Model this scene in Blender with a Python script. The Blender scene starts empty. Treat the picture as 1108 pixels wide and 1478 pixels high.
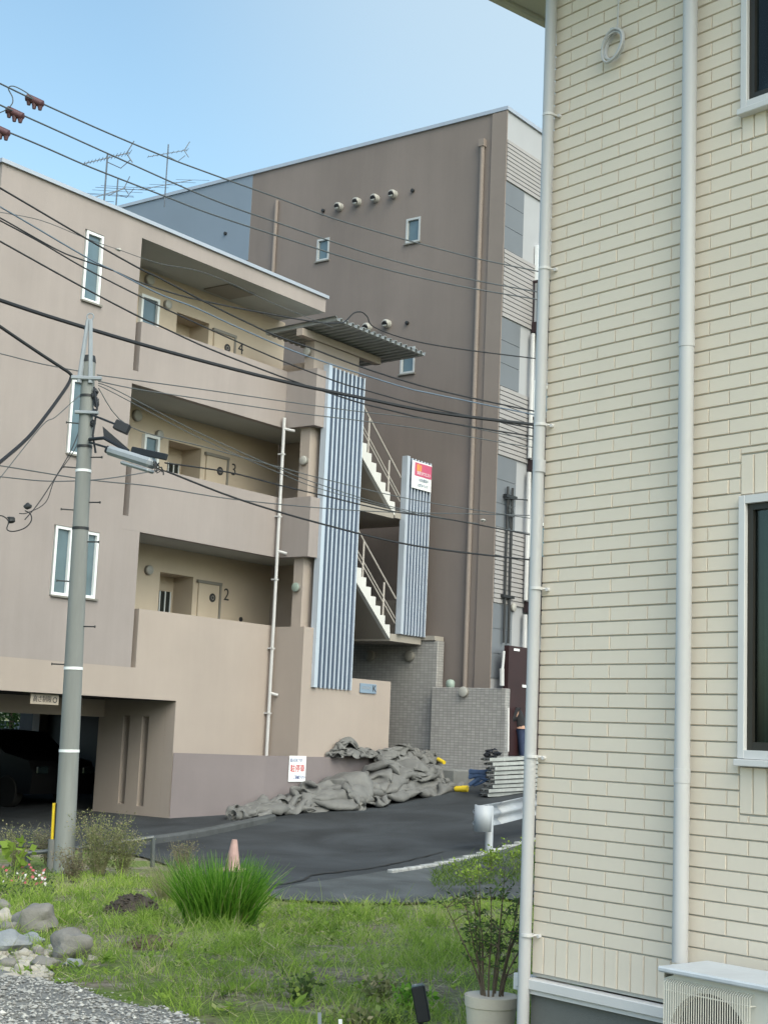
import bpy, math, random
import numpy as np
from math import sin, cos, pi, radians, sqrt
from mathutils import Vector, Matrix, noise
S = bpy.context.scene; COL = S.collection
random.seed(7); RNG = np.random.default_rng(7)

# ---------------------------------------------------------------- camera, sky, sun, exposure
FPX, PIT, ROL, EYE = 2106.0, radians(8.649), radians(2.424), 1.6
CAM = Vector((0, 0, EYE))
FW = Vector((0, cos(PIT), sin(PIT))); _u = Vector((1, 0, 0)).cross(FW)
RT = cos(ROL)*Vector((1, 0, 0)) + sin(ROL)*_u; UPV = -sin(ROL)*Vector((1, 0, 0)) + cos(ROL)*_u
cd = bpy.data.cameras.new('camera'); cam = bpy.data.objects.new('camera', cd); COL.objects.link(cam)
cam.matrix_world = Matrix(((RT.x, UPV.x, -FW.x, 0), (RT.y, UPV.y, -FW.y, 0), (RT.z, UPV.z, -FW.z, EYE), (0, 0, 0, 1)))
cd.sensor_fit = 'HORIZONTAL'; cd.sensor_width = 36; cd.lens = 36*FPX/1108; cd.clip_end = 2000; cd.clip_start = .1
S.camera = cam
SUN_AZ, SUN_EL = radians(148), radians(45)
wd = bpy.data.worlds.new('World'); S.world = wd; wd.use_nodes = True
nt = wd.node_tree; nt.nodes.clear()
sk = nt.nodes.new('ShaderNodeTexSky'); sk.sky_type = 'NISHITA'; sk.sun_disc = False
sk.sun_elevation = SUN_EL; sk.sun_rotation = SUN_AZ; sk.air_density = 1.0; sk.dust_density = 3.2; sk.ozone_density = 1.0; sk.altitude = 50
bg = nt.nodes.new('ShaderNodeBackground'); bg.inputs[1].default_value = .12
wo = nt.nodes.new('ShaderNodeOutputWorld')
tint = nt.nodes.new('ShaderNodeMix'); tint.data_type = 'RGBA'; tint.blend_type = 'MULTIPLY'; tint.inputs[0].default_value = 1
tint.inputs[7].default_value = (1.01, 1.115, .97, 1)          # the milky cyan of the air that day
nt.links.new(sk.outputs[0], tint.inputs[6]); gtc = nt.nodes.new('ShaderNodeTexCoord'); gdot = nt.nodes.new('ShaderNodeVectorMath'); gdot.operation = 'DOT_PRODUCT'
gdot.inputs[1].default_value = (sin(radians(16))*cos(radians(33)), cos(radians(16))*cos(radians(33)), sin(radians(33)))
gmr = nt.nodes.new('ShaderNodeMapRange'); gmr.interpolation_type = 'SMOOTHSTEP'; gmr.inputs[1].default_value = .90; gmr.inputs[2].default_value = 1.0; gmr.inputs[4].default_value = .62
nt.links.new(gtc.outputs['Generated'], gdot.inputs[0]); nt.links.new(gdot.outputs['Value'], gmr.inputs[0])
haze = nt.nodes.new('ShaderNodeMix'); haze.data_type = 'RGBA'; haze.inputs[7].default_value = (2.55, 3.05, 3.3, 1)      # milky air
nt.links.new(gmr.outputs[0], haze.inputs[0]); nt.links.new(tint.outputs[2], haze.inputs[6]); nt.links.new(haze.outputs[2], bg.inputs[0]); nt.links.new(bg.outputs[0], wo.inputs[0])
sd = bpy.data.lights.new('sun', 'SUN'); sd.energy = .85; sd.angle = radians(75); sd.color = (1, .93, .90)
so = bpy.data.objects.new('sun', sd); COL.objects.link(so)
SDIR = Vector((sin(SUN_AZ)*cos(SUN_EL), cos(SUN_AZ)*cos(SUN_EL), sin(SUN_EL)))
so.rotation_euler = SDIR.to_track_quat('Z', 'Y').to_euler(); so.location = SDIR*60
S.view_settings.view_transform = 'Standard'; S.view_settings.look = 'None'
S.view_settings.exposure = 1.28; S.view_settings.gamma = 1

# ---------------------------------------------------------------- helpers: rays, frames
def ray(px, py): return (px-554)*RT - (py-739)*UPV + FPX*FW
def at(px, py, D):
    d = ray(px, py); return CAM + d*(D/d.y)
class Frame:
    def __init__(s, o, a, b, c=Vector((0, 0, 1))): s.o, s.a, s.b, s.c = Vector(o), Vector(a), Vector(b), Vector(c)
    def __call__(s, u, n, z): return s.o + s.a*u + s.b*n + s.c*z
    def inv(s, p): q = p-s.o; return Vector((q.dot(s.a), q.dot(s.b), q.dot(s.c)))
WF = Frame((0, 0, 0), (1, 0, 0), (0, 1, 0))
_A = radians(36.6)
_p = at(400, 900, 29.8)
FL = Frame((_p.x, _p.y, 0), (sin(_A), cos(_A), 0), (cos(_A), -sin(_A), 0))      # u along the facade, n out of it
_H = radians(-40.23); _hu = Vector((-sin(_H), -cos(_H), 0)); _hn = Vector((_hu.y, -_hu.x, 0))
_p = at(767, 1411, 6.95)
FH = Frame((_p.x, _p.y, 0), _hu, _hn)
def on_n(px, py, n, F=FL):
    d = ray(px, py); t = (F.o + n*F.b - CAM).dot(F.b)/d.dot(F.b); return CAM + t*d
def on_u(px, py, u, F=FL):
    d = ray(px, py); t = (F.o + u*F.a - CAM).dot(F.a)/d.dot(F.a); return CAM + t*d
def sst(a, b, x):
    t = np.clip((x-a)/(b-a), 0, 1); return t*t*(3-2*t)
def H(x, y):
    x = np.asarray(x, float); y = np.asarray(y, float)
    u = (x-FL.o.x)*FL.a.x + (y-FL.o.y)*FL.a.y
    s = np.minimum(u, 9)+4.8
    zr = -.30 + .085*(np.sqrt(s*s+1.5)+s)/2
    zl = -.34*sst(7.5, 17, y)
    w = sst(15, 18.5, y)
    zr = zr + .05*np.maximum(0, np.minimum(u, 9)-.8)**1.2
    return zl*(1-w)+zr*w
def gp(px, py, dz=0):
    d = ray(px, py); lo, hi = 3.0, 80.0
    t = 3.0
    while t < 80:
        p = CAM + d*(t/d.y)
        if p.z < float(H(p.x, p.y))+dz: break
        t += .05
    return p
def hz(x, y): return float(H(x, y))

# ---------------------------------------------------------------- helpers: meshes
class MB:
    def __init__(s): s.v, s.f, s.m, s.uvs = [], [], [], None
    def add(s, vs, fs, mi=0):
        k = len(s.v); s.v += [tuple(p) for p in vs]
        s.f += [tuple(i+k for i in f) for f in fs]; s.m += [mi]*len(fs); return s
    def quad(s, a, b, c, d, mi=0): return s.add([a, b, c, d], [(0, 1, 2, 3)], mi)
    def box(s, F, a0, a1, b0, b1, c0, c1, mi=0, bev=0):
        if bev <= 0:
            vs = [F(a, b, c) for c in (c0, c1) for b in (b0, b1) for a in (a0, a1)]
            return s.add(vs, [(0, 2, 3, 1), (4, 5, 7, 6), (0, 1, 5, 4), (2, 6, 7, 3), (0, 4, 6, 2), (1, 3, 7, 5)], mi)
        e = min(bev, (a1-a0)/2.01, (b1-b0)/2.01, (c1-c0)/2.01)
        pts = []; idx = {}
        for i, sa in enumerate((0, 1)):
            for j, sb in enumerate((0, 1)):
                for k, sc in enumerate((0, 1)):
                    a = (a0, a1)[i]; b = (b0, b1)[j]; c = (c0, c1)[k]
                    da, db, dc = (e, -e)[i], (e, -e)[j], (e, -e)[k]
                    idx[(i, j, k)] = len(pts)
                    pts += [F(a, b+db, c+dc), F(a+da, b, c+dc), F(a+da, b+db, c)]
        fs = []
        g = lambda i, j, k, ax: idx[(i, j, k)]+ax
        for i in (0, 1): fs.append((g(i, 0, 0, 0), g(i, 1, 0, 0), g(i, 1, 1, 0), g(i, 0, 1, 0)))
        for j in (0, 1): fs.append((g(0, j, 0, 1), g(1, j, 0, 1), g(1, j, 1, 1), g(0, j, 1, 1)))
        for k in (0, 1): fs.append((g(0, 0, k, 2), g(1, 0, k, 2), g(1, 1, k, 2), g(0, 1, k, 2)))
        for i in (0, 1):
            for j in (0, 1): fs.append((g(i, j, 0, 0), g(i, j, 1, 0), g(i, j, 1, 1), g(i, j, 0, 1)))
            for k in (0, 1): fs.append((g(i, 0, k, 0), g(i, 1, k, 0), g(i, 1, k, 2), g(i, 0, k, 2)))
        for j in (0, 1):
            for k in (0, 1): fs.append((g(0, j, k, 1), g(1, j, k, 1), g(1, j, k, 2), g(0, j, k, 2)))
        for c in idx.values(): fs.append((c, c+1, c+2))
        return s.add(pts, fs, mi)
    def prism(s, poly, dv, mi=0, cap=True):
        n = len(poly); dv = Vector(dv); vs = [Vector(p) for p in poly]+[Vector(p)+dv for p in poly]
        fs = [(i, (i+1) % n, n+(i+1) % n, n+i) for i in range(n)]
        if cap: fs += [tuple(range(n))[::-1], tuple(range(n, 2*n))]
        return s.add(vs, fs, mi)
    def tube(s, pts, r, n=8, mi=0, cap=True, flat=1.0):
        pts = [Vector(p) for p in pts]; rs = r if isinstance(r, (list, tuple)) else [r]*len(pts)
        vs = []; ref = None
        for i, p in enumerate(pts):
            t = (pts[min(i+1, len(pts)-1)]-pts[max(i-1, 0)])
            if t.length < 1e-9: t = Vector((0, 0, 1))
            t.normalize()
            if ref is None: ref = Vector((0, 0, 1)) if abs(t.z) < .9 else Vector((1, 0, 0))
            x = ref - t*ref.dot(t)
            if x.length < 1e-6: x = t.orthogonal()
            x.normalize(); ref = x; y = t.cross(x)
            for k in range(n):
                a = 2*pi*k/n; vs.append(p + x*cos(a)*rs[i] + y*sin(a)*rs[i]*flat)
        fs = [(i*n+k, i*n+(k+1) % n, (i+1)*n+(k+1) % n, (i+1)*n+k) for i in range(len(pts)-1) for k in range(n)]
        if cap: fs += [tuple(range(n))[::-1], tuple(range((len(pts)-1)*n, len(pts)*n))]
        return s.add(vs, fs, mi)
    def lathe(s, o, ax, prof, n=16, mi=0):
        return s.tube([Vector(o)+Vector(ax).normalized()*h for h, r in prof], [max(r, 1e-4) for h, r in prof], n, mi)
    def disc_ring(s, o, ax, r0, r1, n=20, mi=0):
        ax = Vector(ax).normalized(); x = ax.orthogonal().normalized(); y = ax.cross(x)
        vs = []
        for k in range(n):
            a = 2*pi*k/n; d = x*cos(a)+y*sin(a); vs += [Vector(o)+d*r0, Vector(o)+d*r1]
        return s.add(vs, [(2*k, 2*k+1, (2*k+3) % (2*n), (2*k+2) % (2*n)) for k in range(n)], mi)
    def blob(s, o, rx, ry, rz, seed=0, amp=.15, fr=1.2, nu=14, nv=9, mi=0, flat=0, F=None):
        o = Vector(o); vs = []; off = Vector((seed*3.7, seed*1.3, seed*7.1))
        for j in range(nv+1):
            ph = pi*j/nv
            for i in range(nu):
                th = 2*pi*i/nu
                d = Vector((sin(ph)*cos(th), sin(ph)*sin(th), cos(ph)))
                k = 1+amp*noise.noise(d*fr+off)*2
                q = Vector((d.x*rx*k, d.y*ry*k, d.z*rz*k))
                vs.append(o+q)
        fs = [(j*nu+i, (j+1)*nu+i, (j+1)*nu+(i+1) % nu, j*nu+(i+1) % nu) for j in range(nv) for i in range(nu)]
        return s.add(vs, fs, mi)
def facade(m, P, a0, a1, c0, c1, ops, dep, back=None, mi=0, rmi=None):
    """P(a, d, c): point at a along, c up, d behind the face; ops = openings (a0,a1,c0,c1); dep = reveal depth"""
    A = sorted({a0, a1, *[o[0] for o in ops], *[o[1] for o in ops]}); C = sorted({c0, c1, *[o[2] for o in ops], *[o[3] for o in ops]})
    A = [a for a in A if a0 <= a <= a1]; C = [c for c in C if c0 <= c <= c1]
    for i in range(len(A)-1):
        for j in range(len(C)-1):
            am, cm = (A[i]+A[i+1])/2, (C[j]+C[j+1])/2
            if any(o[0] < am < o[1] and o[2] < cm < o[3] for o in ops): continue
            m.quad(P(A[i], 0, C[j]), P(A[i+1], 0, C[j]), P(A[i+1], 0, C[j+1]), P(A[i], 0, C[j+1]), mi)
    r = mi if rmi is None else rmi
    for (x0, x1, y0, y1) in ops:
        x0, x1, y0, y1 = max(x0, a0), min(x1, a1), max(y0, c0), min(y1, c1)
        if x0 > a0: m.quad(P(x0, 0, y0), P(x0, dep, y0), P(x0, dep, y1), P(x0, 0, y1), r)
        if x1 < a1: m.quad(P(x1, 0, y0), P(x1, 0, y1), P(x1, dep, y1), P(x1, dep, y0), r)
        if y1 < c1: m.quad(P(x0, 0, y1), P(x0, dep, y1), P(x1, dep, y1), P(x1, 0, y1), r)
        if y0 > c0: m.quad(P(x0, 0, y0), P(x1, 0, y0), P(x1, dep, y0), P(x0, dep, y0), r)
        if back is not None: m.quad(P(x0, dep, y0), P(x1, dep, y0), P(x1, dep, y1), P(x0, dep, y1), back)

# ---------------------------------------------------------------- helpers: objects
INV = {}
def tag(o, label=None, cat=None, group=None, kind=None):
    if label: o['label'] = label
    if cat: o['category'] = cat
    if group: o['group'] = group
    if kind: o['kind'] = kind
    return o
def thing(name, label, cat, loc, rz=0, group=None):
    o = bpy.data.objects.new(name, None); COL.objects.link(o); o.empty_display_size = .2
    o.location = Vector(loc); o.rotation_euler = (0, 0, rz)
    INV[o.name] = (Matrix.Translation(Vector(loc)) @ Matrix.Rotation(rz, 4, 'Z')).inverted()
    return tag(o, label, cat, group)
def build(name, m, mats, parent=None, smooth=False, label=None, loc=None, recalc=True):
    me = bpy.data.meshes.new(name)
    inv = INV[parent.name] if parent is not None else (Matrix.Translation(-Vector(loc)) if loc is not None else Matrix.Identity(4))
    vs = np.array(m.v, float).reshape(-1, 3)
    R = np.array(inv.to_3x3()); vs = vs @ R.T + np.array(inv.translation)
    me.from_pydata(vs.tolist(), [], m.f)
    mats = mats if isinstance(mats, (list, tuple)) else [mats]
    for x in mats: me.materials.append(x)
    if len(mats) > 1: me.polygons.foreach_set('material_index', m.m)
    if recalc:
        import bmesh
        bm = bmesh.new(); bm.from_mesh(me); bmesh.ops.recalc_face_normals(bm, faces=bm.faces); bm.to_mesh(me); bm.free()
    if smooth:
        me.polygons.foreach_set('use_smooth', [True]*len(me.polygons))
        try: me.set_sharp_from_angle(angle=radians(40))
        except Exception: pass
    me.update()
    o = bpy.data.objects.new(name, me); COL.objects.link(o)
    if parent is not None: o.parent = parent; INV[o.name] = inv
    else:
        if loc is not None: o.location = Vector(loc)
        INV[o.name] = inv
    if label: o['label'] = label
    return o
def copy_tree(o, parent=None, loc=None, rz=None, label=None):
    c = o.copy(); COL.objects.link(c); c.parent = parent
    if loc is not None: c.location = Vector(loc)
    if rz is not None: c.rotation_euler = (0, 0, rz)
    if label: c['label'] = label
    for ch in list(o.children): copy_tree(ch, c)
    return c
def text_mesh(name, body, size, P, X, Y, mat, parent, thick=.002, squeeze=1.0, align='CENTER'):
    """flat lettering centred at P, X = reading direction, Y = up"""
    c = bpy.data.curves.new(name, 'FONT'); c.body = body; c.size = size; c.align_x = align; c.align_y = 'CENTER'; c.extrude = thick
    t = bpy.data.objects.new('tmp', c); COL.objects.link(t)
    dg = bpy.context.evaluated_depsgraph_get(); me = bpy.data.meshes.new_from_object(t.evaluated_get(dg))
    m = MB(); X = Vector(X).normalized(); Y = Vector(Y).normalized(); Z = X.cross(Y)
    m.add([Vector(P)+X*v.co.x*squeeze+Y*v.co.y+Z*v.co.z for v in me.vertices], [tuple(p.vertices) for p in me.polygons])
    bpy.data.objects.remove(t); bpy.data.curves.remove(c); bpy.data.meshes.remove(me)
    return build(name, m, mat, parent, recalc=False)

# ---------------------------------------------------------------- materials
def lin(c): return tuple(((x/255)/12.92 if x/255 < .04045 else ((x/255+.055)/1.055)**2.4) for x in c)
def mat(name, col, rough=.7, var=.08, sc=3.0, bump=0.0, bsc=60.0, metal=0.0, spec=.4, stain=0.0, col2=None, streak=False, trans=0.0):
    m = bpy.data.materials.new(name); m.use_nodes = True; t = m.node_tree; b = t.nodes['Principled BSDF']
    b.inputs['Roughness'].default_value = rough; b.inputs['Metallic'].default_value = metal
    b.inputs['Specular IOR Level'].default_value = spec
    tc = t.nodes.new('ShaderNodeTexCoord'); L = t.links.new
    n1 = t.nodes.new('ShaderNodeTexNoise'); n1.inputs['Scale'].default_value = sc; n1.inputs['Detail'].default_value = 6; n1.inputs['Roughness'].default_value = .6
    L(tc.outputs['Object'], n1.inputs['Vector'])
    if streak:
        mp = t.nodes.new('ShaderNodeMapping'); mp.inputs['Scale'].default_value = (1, 1, .12); L(tc.outputs['Object'], mp.inputs['Vector']); L(mp.outputs[0], n1.inputs['Vector'])
    rp = t.nodes.new('ShaderNodeValToRGB'); L(n1.outputs['Fac'], rp.inputs[0])
    c2 = col2 if col2 else tuple(min(1, x*(1+var)) for x in col)
    c1 = tuple(x*(1-var) for x in col) if not col2 else col
    rp.color_ramp.elements[0].position = .3; rp.color_ramp.elements[1].position = .7
    rp.color_ramp.elements[0].color = (*c1, 1); rp.color_ramp.elements[1].color = (*c2, 1)
    last = rp.outputs[0]
    if stain > 0:
        n3 = t.nodes.new('ShaderNodeTexNoise'); n3.inputs['Scale'].default_value = sc*.35; n3.inputs['Detail'].default_value = 8; n3.inputs['Roughness'].default_value = .7
        mp3 = t.nodes.new('ShaderNodeMapping'); mp3.inputs['Scale'].default_value = (1.6, 1.6, .35); mp3.inputs['Scale'].default_value = (2.2, 2.2, .22); L(tc.outputs['Object'], mp3.inputs['Vector']); L(mp3.outputs[0], n3.inputs['Vector'])
        r3 = t.nodes.new('ShaderNodeValToRGB'); r3.color_ramp.elements[0].position = .38; r3.color_ramp.elements[1].position = .75
        r3.color_ramp.elements[0].color = (1-stain, 1-stain, 1-stain, 1); r3.color_ramp.elements[1].color = (1, 1, 1, 1)
        L(n3.outputs['Fac'], r3.inputs[0]); mx = t.nodes.new('ShaderNodeMix'); mx.data_type = 'RGBA'; mx.blend_type = 'MULTIPLY'; mx.inputs[0].default_value = 1
        L(last, mx.inputs[6]); L(r3.outputs[0], mx.inputs[7]); last = mx.outputs[2]
    L(last, b.inputs['Base Color'])
    if bump > 0:
        n2 = t.nodes.new('ShaderNodeTexNoise'); n2.inputs['Scale'].default_value = bsc; n2.inputs['Detail'].default_value = 4
        L(tc.outputs['Object'], n2.inputs['Vector']); bp = t.nodes.new('ShaderNodeBump'); bp.inputs['Strength'].default_value = bump; bp.inputs['Distance'].default_value = .02
        L(n2.outputs['Fac'], bp.inputs['Height']); L(bp.outputs[0], b.inputs['Normal'])
    if trans > 0:
        tr = t.nodes.new('ShaderNodeBsdfTranslucent'); L(last, tr.inputs[0]); ms = t.nodes.new('ShaderNodeMixShader'); ms.inputs[0].default_value = trans
        out = t.nodes['Material Output']; L(b.outputs[0], ms.inputs[1]); L(tr.outputs[0], ms.inputs[2]); L(ms.outputs[0], out.inputs['Surface'])
    return m
def foliage(name, stops, trans=.35, rough=.6):
    """leaf colour varies per leaf (attribute 'leaf', a random number on each face)"""
    m = bpy.data.materials.new(name); m.use_nodes = True; t = m.node_tree; b = t.nodes['Principled BSDF']; L = t.links.new
    a = t.nodes.new('ShaderNodeAttribute'); a.attribute_name = 'leaf'
    rp = t.nodes.new('ShaderNodeValToRGB'); e = rp.color_ramp.elements
    while len(e) < len(stops): e.new(.5)
    for i, (p, c) in enumerate(stops): e[i].position = p; e[i].color = (*c, 1)
    L(a.outputs['Fac'], rp.inputs[0]); L(rp.outputs[0], b.inputs['Base Color']); b.inputs['Roughness'].default_value = rough; b.inputs['Specular IOR Level'].default_value = .25
    tr = t.nodes.new('ShaderNodeBsdfTranslucent'); L(rp.outputs[0], tr.inputs[0]); ms = t.nodes.new('ShaderNodeMixShader'); ms.inputs[0].default_value = trans
    L(b.outputs[0], ms.inputs[1]); L(tr.outputs[0], ms.inputs[2]); L(ms.outputs[0], t.nodes['Material Output'].inputs['Surface'])
    return m
def tile_mat(name, col, mortar, tw, th, gap=.06, rough=.45, plane='u', F=FL, off=.0):
    m = bpy.data.materials.new(name); m.use_nodes = True; t = m.node_tree; b = t.nodes['Principled BSDF']; L = t.links.new
    tc = t.nodes.new('ShaderNodeTexCoord'); sp = t.nodes.new('ShaderNodeSeparateXYZ'); L(tc.outputs['Object'], sp.inputs[0])
    ad = t.nodes.new('ShaderNodeVectorMath'); ad.operation = 'DOT_PRODUCT'; L(tc.outputs['Object'], ad.inputs[0]); q_ = FL.a+FL.b; ad.inputs[1].default_value = q_
    cb = t.nodes.new('ShaderNodeCombineXYZ'); L(ad.outputs['Value'], cb.inputs[0]); L(sp.outputs[2], cb.inputs[1])
    br = t.nodes.new('ShaderNodeTexBrick'); br.offset = off; br.inputs['Scale'].default_value = 1; br.inputs['Brick Width'].default_value = tw; br.inputs['Row Height'].default_value = th
    br.inputs['Mortar Size'].default_value = gap*th; br.inputs['Mortar Smooth'].default_value = .1; br.inputs['Bias'].default_value = 0
    br.inputs['Color1'].default_value = (*[x*.88 for x in col], 1); br.inputs['Color2'].default_value = (*[x*1.1 for x in col], 1); br.inputs['Mortar'].default_value = (*mortar, 1)
    L(cb.outputs[0], br.inputs['Vector']); L(br.outputs['Color'], b.inputs['Base Color']); b.inputs['Roughness'].default_value = rough
    bp = t.nodes.new('ShaderNodeBump'); bp.inputs['Strength'].default_value = .6; bp.inputs['Distance'].default_value = .01; bp.invert = True
    L(br.outputs['Fac'], bp.inputs['Height']); L(bp.outputs[0], b.inputs['Normal'])
    return m
def glass(name, tint, rough=.08, spec=.6):
    m = bpy.data.materials.new(name); m.use_nodes = True; t = m.node_tree; b = t.nodes['Principled BSDF']; L = t.links.new
    tc = t.nodes.new('ShaderNodeTexCoord'); n = t.nodes.new('ShaderNodeTexNoise'); n.inputs['Scale'].default_value = 2.3; n.inputs['Detail'].default_value = 3
    L(tc.outputs['Object'], n.inputs['Vector']); rp = t.nodes.new('ShaderNodeValToRGB')
    rp.color_ramp.elements[0].color = (*[x*.7 for x in tint], 1); rp.color_ramp.elements[1].color = (*[x*1.3 for x in tint], 1)
    L(n.outputs['Fac'], rp.inputs[0]); L(rp.outputs[0], b.inputs['Base Color']); b.inputs['Roughness'].default_value = rough; b.inputs['Specular IOR Level'].default_value = spec; b.inputs['Coat Weight'].default_value = .6; b.inputs['Coat Roughness'].default_value = .02
    return m
M = {}
M['mauve'] = mat('mauve_stucco', (.325, .287, .281), .85, .05, .8, .25, 120, stain=.17)
M['corridor'] = mat('corridor_cream', (.52, .44, .355), .85, .04, .8, .2, 120, stain=.10)
M['cream'] = mat('cream_stucco', (.375, .32, .29), .85, .04, .8, .25, 120, stain=.09)
M['soffit'] = mat('grey_soffit', (.40, .41, .40), .85, .05, 1.0, .1, 80)
M['purple'] = mat('purple_wall', (.215, .187, .196), .85, .10, .5, .25, 120, stain=.12)
M['coping'] = mat('coping_metal', (.45, .47, .52), .35, .05, 2, metal=.5)
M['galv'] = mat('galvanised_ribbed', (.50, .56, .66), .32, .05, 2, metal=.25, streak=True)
M['galv_pan_shade'] = mat('galvanised_pan_shade', (.055, .078, .122), .75, .08, 3, spec=.15, streak=True)  # same metal as the ribs; the shade between them is put into this colour
M['deck'] = mat('deck_metal', (.33, .35, .36), .5, .1, 3, metal=.2, stain=.2)
M['white'] = mat('white_paint', (.64, .63, .64), .4, .03, 2)
M['frame_white'] = mat('window_frame_white', (.74, .77, .80), .4, .03, 3)
M['frame_grey'] = mat('window_frame_grey', (.40, .42, .44), .45, .05, 3)
M['antenna'] = mat('antenna_metal', (.11, .13, .16), .45, .08, 4, metal=.4)
M['pipe_white'] = mat('white_drainpipe', (.56, .56, .58), .42, .03, 2, stain=.16)
M['glass_blue'] = glass('frosted_blue_glass', (.085, .13, .16), .25)
M['glass_dark'] = glass('dark_glass', (.014, .022, .024), .04)
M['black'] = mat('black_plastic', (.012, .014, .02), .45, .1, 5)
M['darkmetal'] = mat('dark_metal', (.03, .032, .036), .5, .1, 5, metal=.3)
M['concrete'] = mat('concrete', (.20, .205, .205), .9, .10, 4, .3, 90, stain=.25)
M['pole'] = mat('pole_concrete', (.26, .275, .275), .9, .10, 2.5, .2, 120, stain=.3, streak=True)
M['step'] = mat('white_concrete', (.60, .60, .60), .85, .05, 2, .15, 100, stain=.1)
M['under'] = mat('stair_underside', (.30, .275, .25), .9, .06, 1.2, .1, 80)
M['railing'] = mat('beige_rail', (.40, .37, .35), .5, .05, 3)
M['brown'] = mat('brown_stucco', (.222, .187, .176), .9, .06, .5, .2, 110, stain=.22)
M['brown_trim'] = mat('brown_trim', (.232, .195, .18), .8, .06, .8, .1, 110, stain=.08)
M['bluegrey'] = mat('blue_grey_paint', (.19, .24, .31), .75, .04, .6, .15, 110, stain=.05)
M['pale_siding'] = mat('pale_siding', (.33, .34, .37), .7, .04, 1)
M['rib_siding'] = mat('ribbed_siding', (.30, .29, .30), .7, .05, 1)
M['grey_siding'] = mat('grey_siding', (.14, .155, .18), .6, .05, 1)
M['maroon'] = mat('maroon_panel', (.030, .012, .014), .45, .15, 2)
M['balcony'] = mat('balcony_dark', (.03, .018, .022), .5, .1, 3)
M['tile_grey'] = tile_mat('grey_wall_tiles', (.32, .312, .312), (.19, .185, .187), .105, .055, .09)
M['brick'] = mat('siding_cream', (.755, .672, .575), .75, .035, 1.3, .12, 220, stain=.05)
M['groove'] = mat('siding_groove', (.43, .43, .405), .9, .05, 2)
M['found'] = mat('foundation', (.17, .175, .17), .92, .08, 2, .25, 140, stain=.15)
M['ac'] = mat('ac_enamel', (.66, .64, .58), .45, .04, 2, stain=.06)
M['ac_white'] = mat('ac_top', (.58, .62, .68), .4, .06, 5, stain=.2)
M['curtain'] = mat('curtain', (.26, .36, .34), .9, .15, 6)
M['sash'] = mat('bronze_sash', (.045, .042, .038), .4, .1, 4, metal=.4)
M['eave'] = mat('eave_soffit', (.58, .54, .44), .7, .04, 2)
M['roof'] = mat('roof_dark', (.06, .06, .065), .8, .15, 4)
M['wire'] = mat('wire_black', (.012, .013, .017), .5, .1, 3)
M['wire_grey'] = mat('wire_grey', (.07, .08, .09), .5, .1, 3)
M['wire_blue'] = mat('wire_blue_grey', (.10, .14, .20), .45, .1, 3)
M['insul'] = mat('brown_sleeve', (.075, .032, .04), .4, .15, 4)
M['lampglass'] = mat('opal_lamp', (.36, .355, .34), .35, .05, 3)
M['lampgreen'] = mat('green_opal_lamp', (.25, .31, .28), .35, .05, 3)
M['lamprim'] = mat('lamp_rim', (.20, .19, .175), .5, .05, 3)
M['lamp_body'] = mat('street_lamp_grey', (.27, .30, .34), .4, .06, 3, stain=.15)
M['yellow'] = mat('yellow_plastic', (.72, .52, .03), .45, .08, 6, stain=.1)
M['red'] = mat('sign_red', (.52, .03, .035), .5, .05, 3)
M['blue'] = mat('sign_blue', (.04, .08, .28), .5, .05, 3)
M['sign_white'] = mat('sign_white', (.80, .82, .86), .45, .03, 2, stain=.05)
M['crimson'] = mat('sign_crimson', (.50, .10, .19), .5, .05, 3)
M['orange'] = mat('sign_orange', (.72, .30, .10), .5, .05, 3)
M['plaque'] = mat('blue_plaque', (.20, .27, .36), .4, .06, 3)
M['signbeige'] = mat('beige_plate', (.36, .31, .26), .7, .05, 3)
M['ink'] = mat('dark_lettering', (.03, .03, .035), .6, .05, 3)
M['cone'] = mat('faded_cone', (.50, .33, .30), .7, .18, 7, stain=.35)
M['tarp'] = mat('grey_tarpaulin', (.15, .15, .148), .62, .16, 5, .15, 300, stain=.2)
M['bluetarp'] = mat('blue_sheet', (.05, .085, .17), .5, .3, 8)
M['alu'] = mat('scaffold_metal', (.50, .52, .53), .42, .12, 5, metal=.55, stain=.25)
M['rail_grey'] = mat('barrier_grey', (.13, .145, .155), .5, .1, 4, metal=.3, stain=.2)
M['worn_white'] = mat('worn_white_paint', (.30, .31, .31), .85, .3, 12, .3, 90, stain=.35, col2=(.56, .57, .58))
M['kerb'] = mat('old_kerb', (.085, .092, .098), .9, .2, 4, .3, 80, stain=.3)
M['rail_white'] = mat('guard_rail', (.42, .45, .50), .45, .06, 3, stain=.18)
M['stone'] = mat('grey_stone', (.25, .24, .225), .9, .2, 6, .4, 40, stain=.2)
M['stone_b'] = mat('blue_stone', (.29, .31, .33), .85, .15, 6, .4, 40, stain=.15)
M['stone_w'] = mat('pale_stone', (.46, .43, .38), .9, .2, 8, .4, 40, stain=.2)
M['pot'] = mat('beige_pot', (.62, .56, .48), .75, .05, 3, .1, 90, stain=.12)
M['soil'] = mat('dark_soil', (.055, .045, .038), 1, .4, 14, .8, 60)
M['bark'] = mat('bark', (.13, .10, .07), .9, .3, 20, .5, 80)
M['straw'] = mat('weed_stems', (.20, .19, .11), .9, .3, 10)
M['skin'] = mat('skin', (.40, .24, .18), .6, .05, 4)
M['jacket'] = mat('dark_jacket', (.02, .02, .025), .8, .2, 8)
M['trousers'] = mat('navy_trousers', (.025, .04, .09), .8, .2, 8)
M['carpaint'] = mat('black_car_paint', (.004, .004, .005), .4, .1, 3)
M['tyre'] = mat('tyre', (.012, .012, .012), .8, .1, 8)
M['pink'] = foliage('petals', [(0, (.55, .12, .16)), (.5, (.62, .18, .20)), (.62, (.75, .70, .72)), (1, (.80, .78, .80))], .25)
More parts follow.
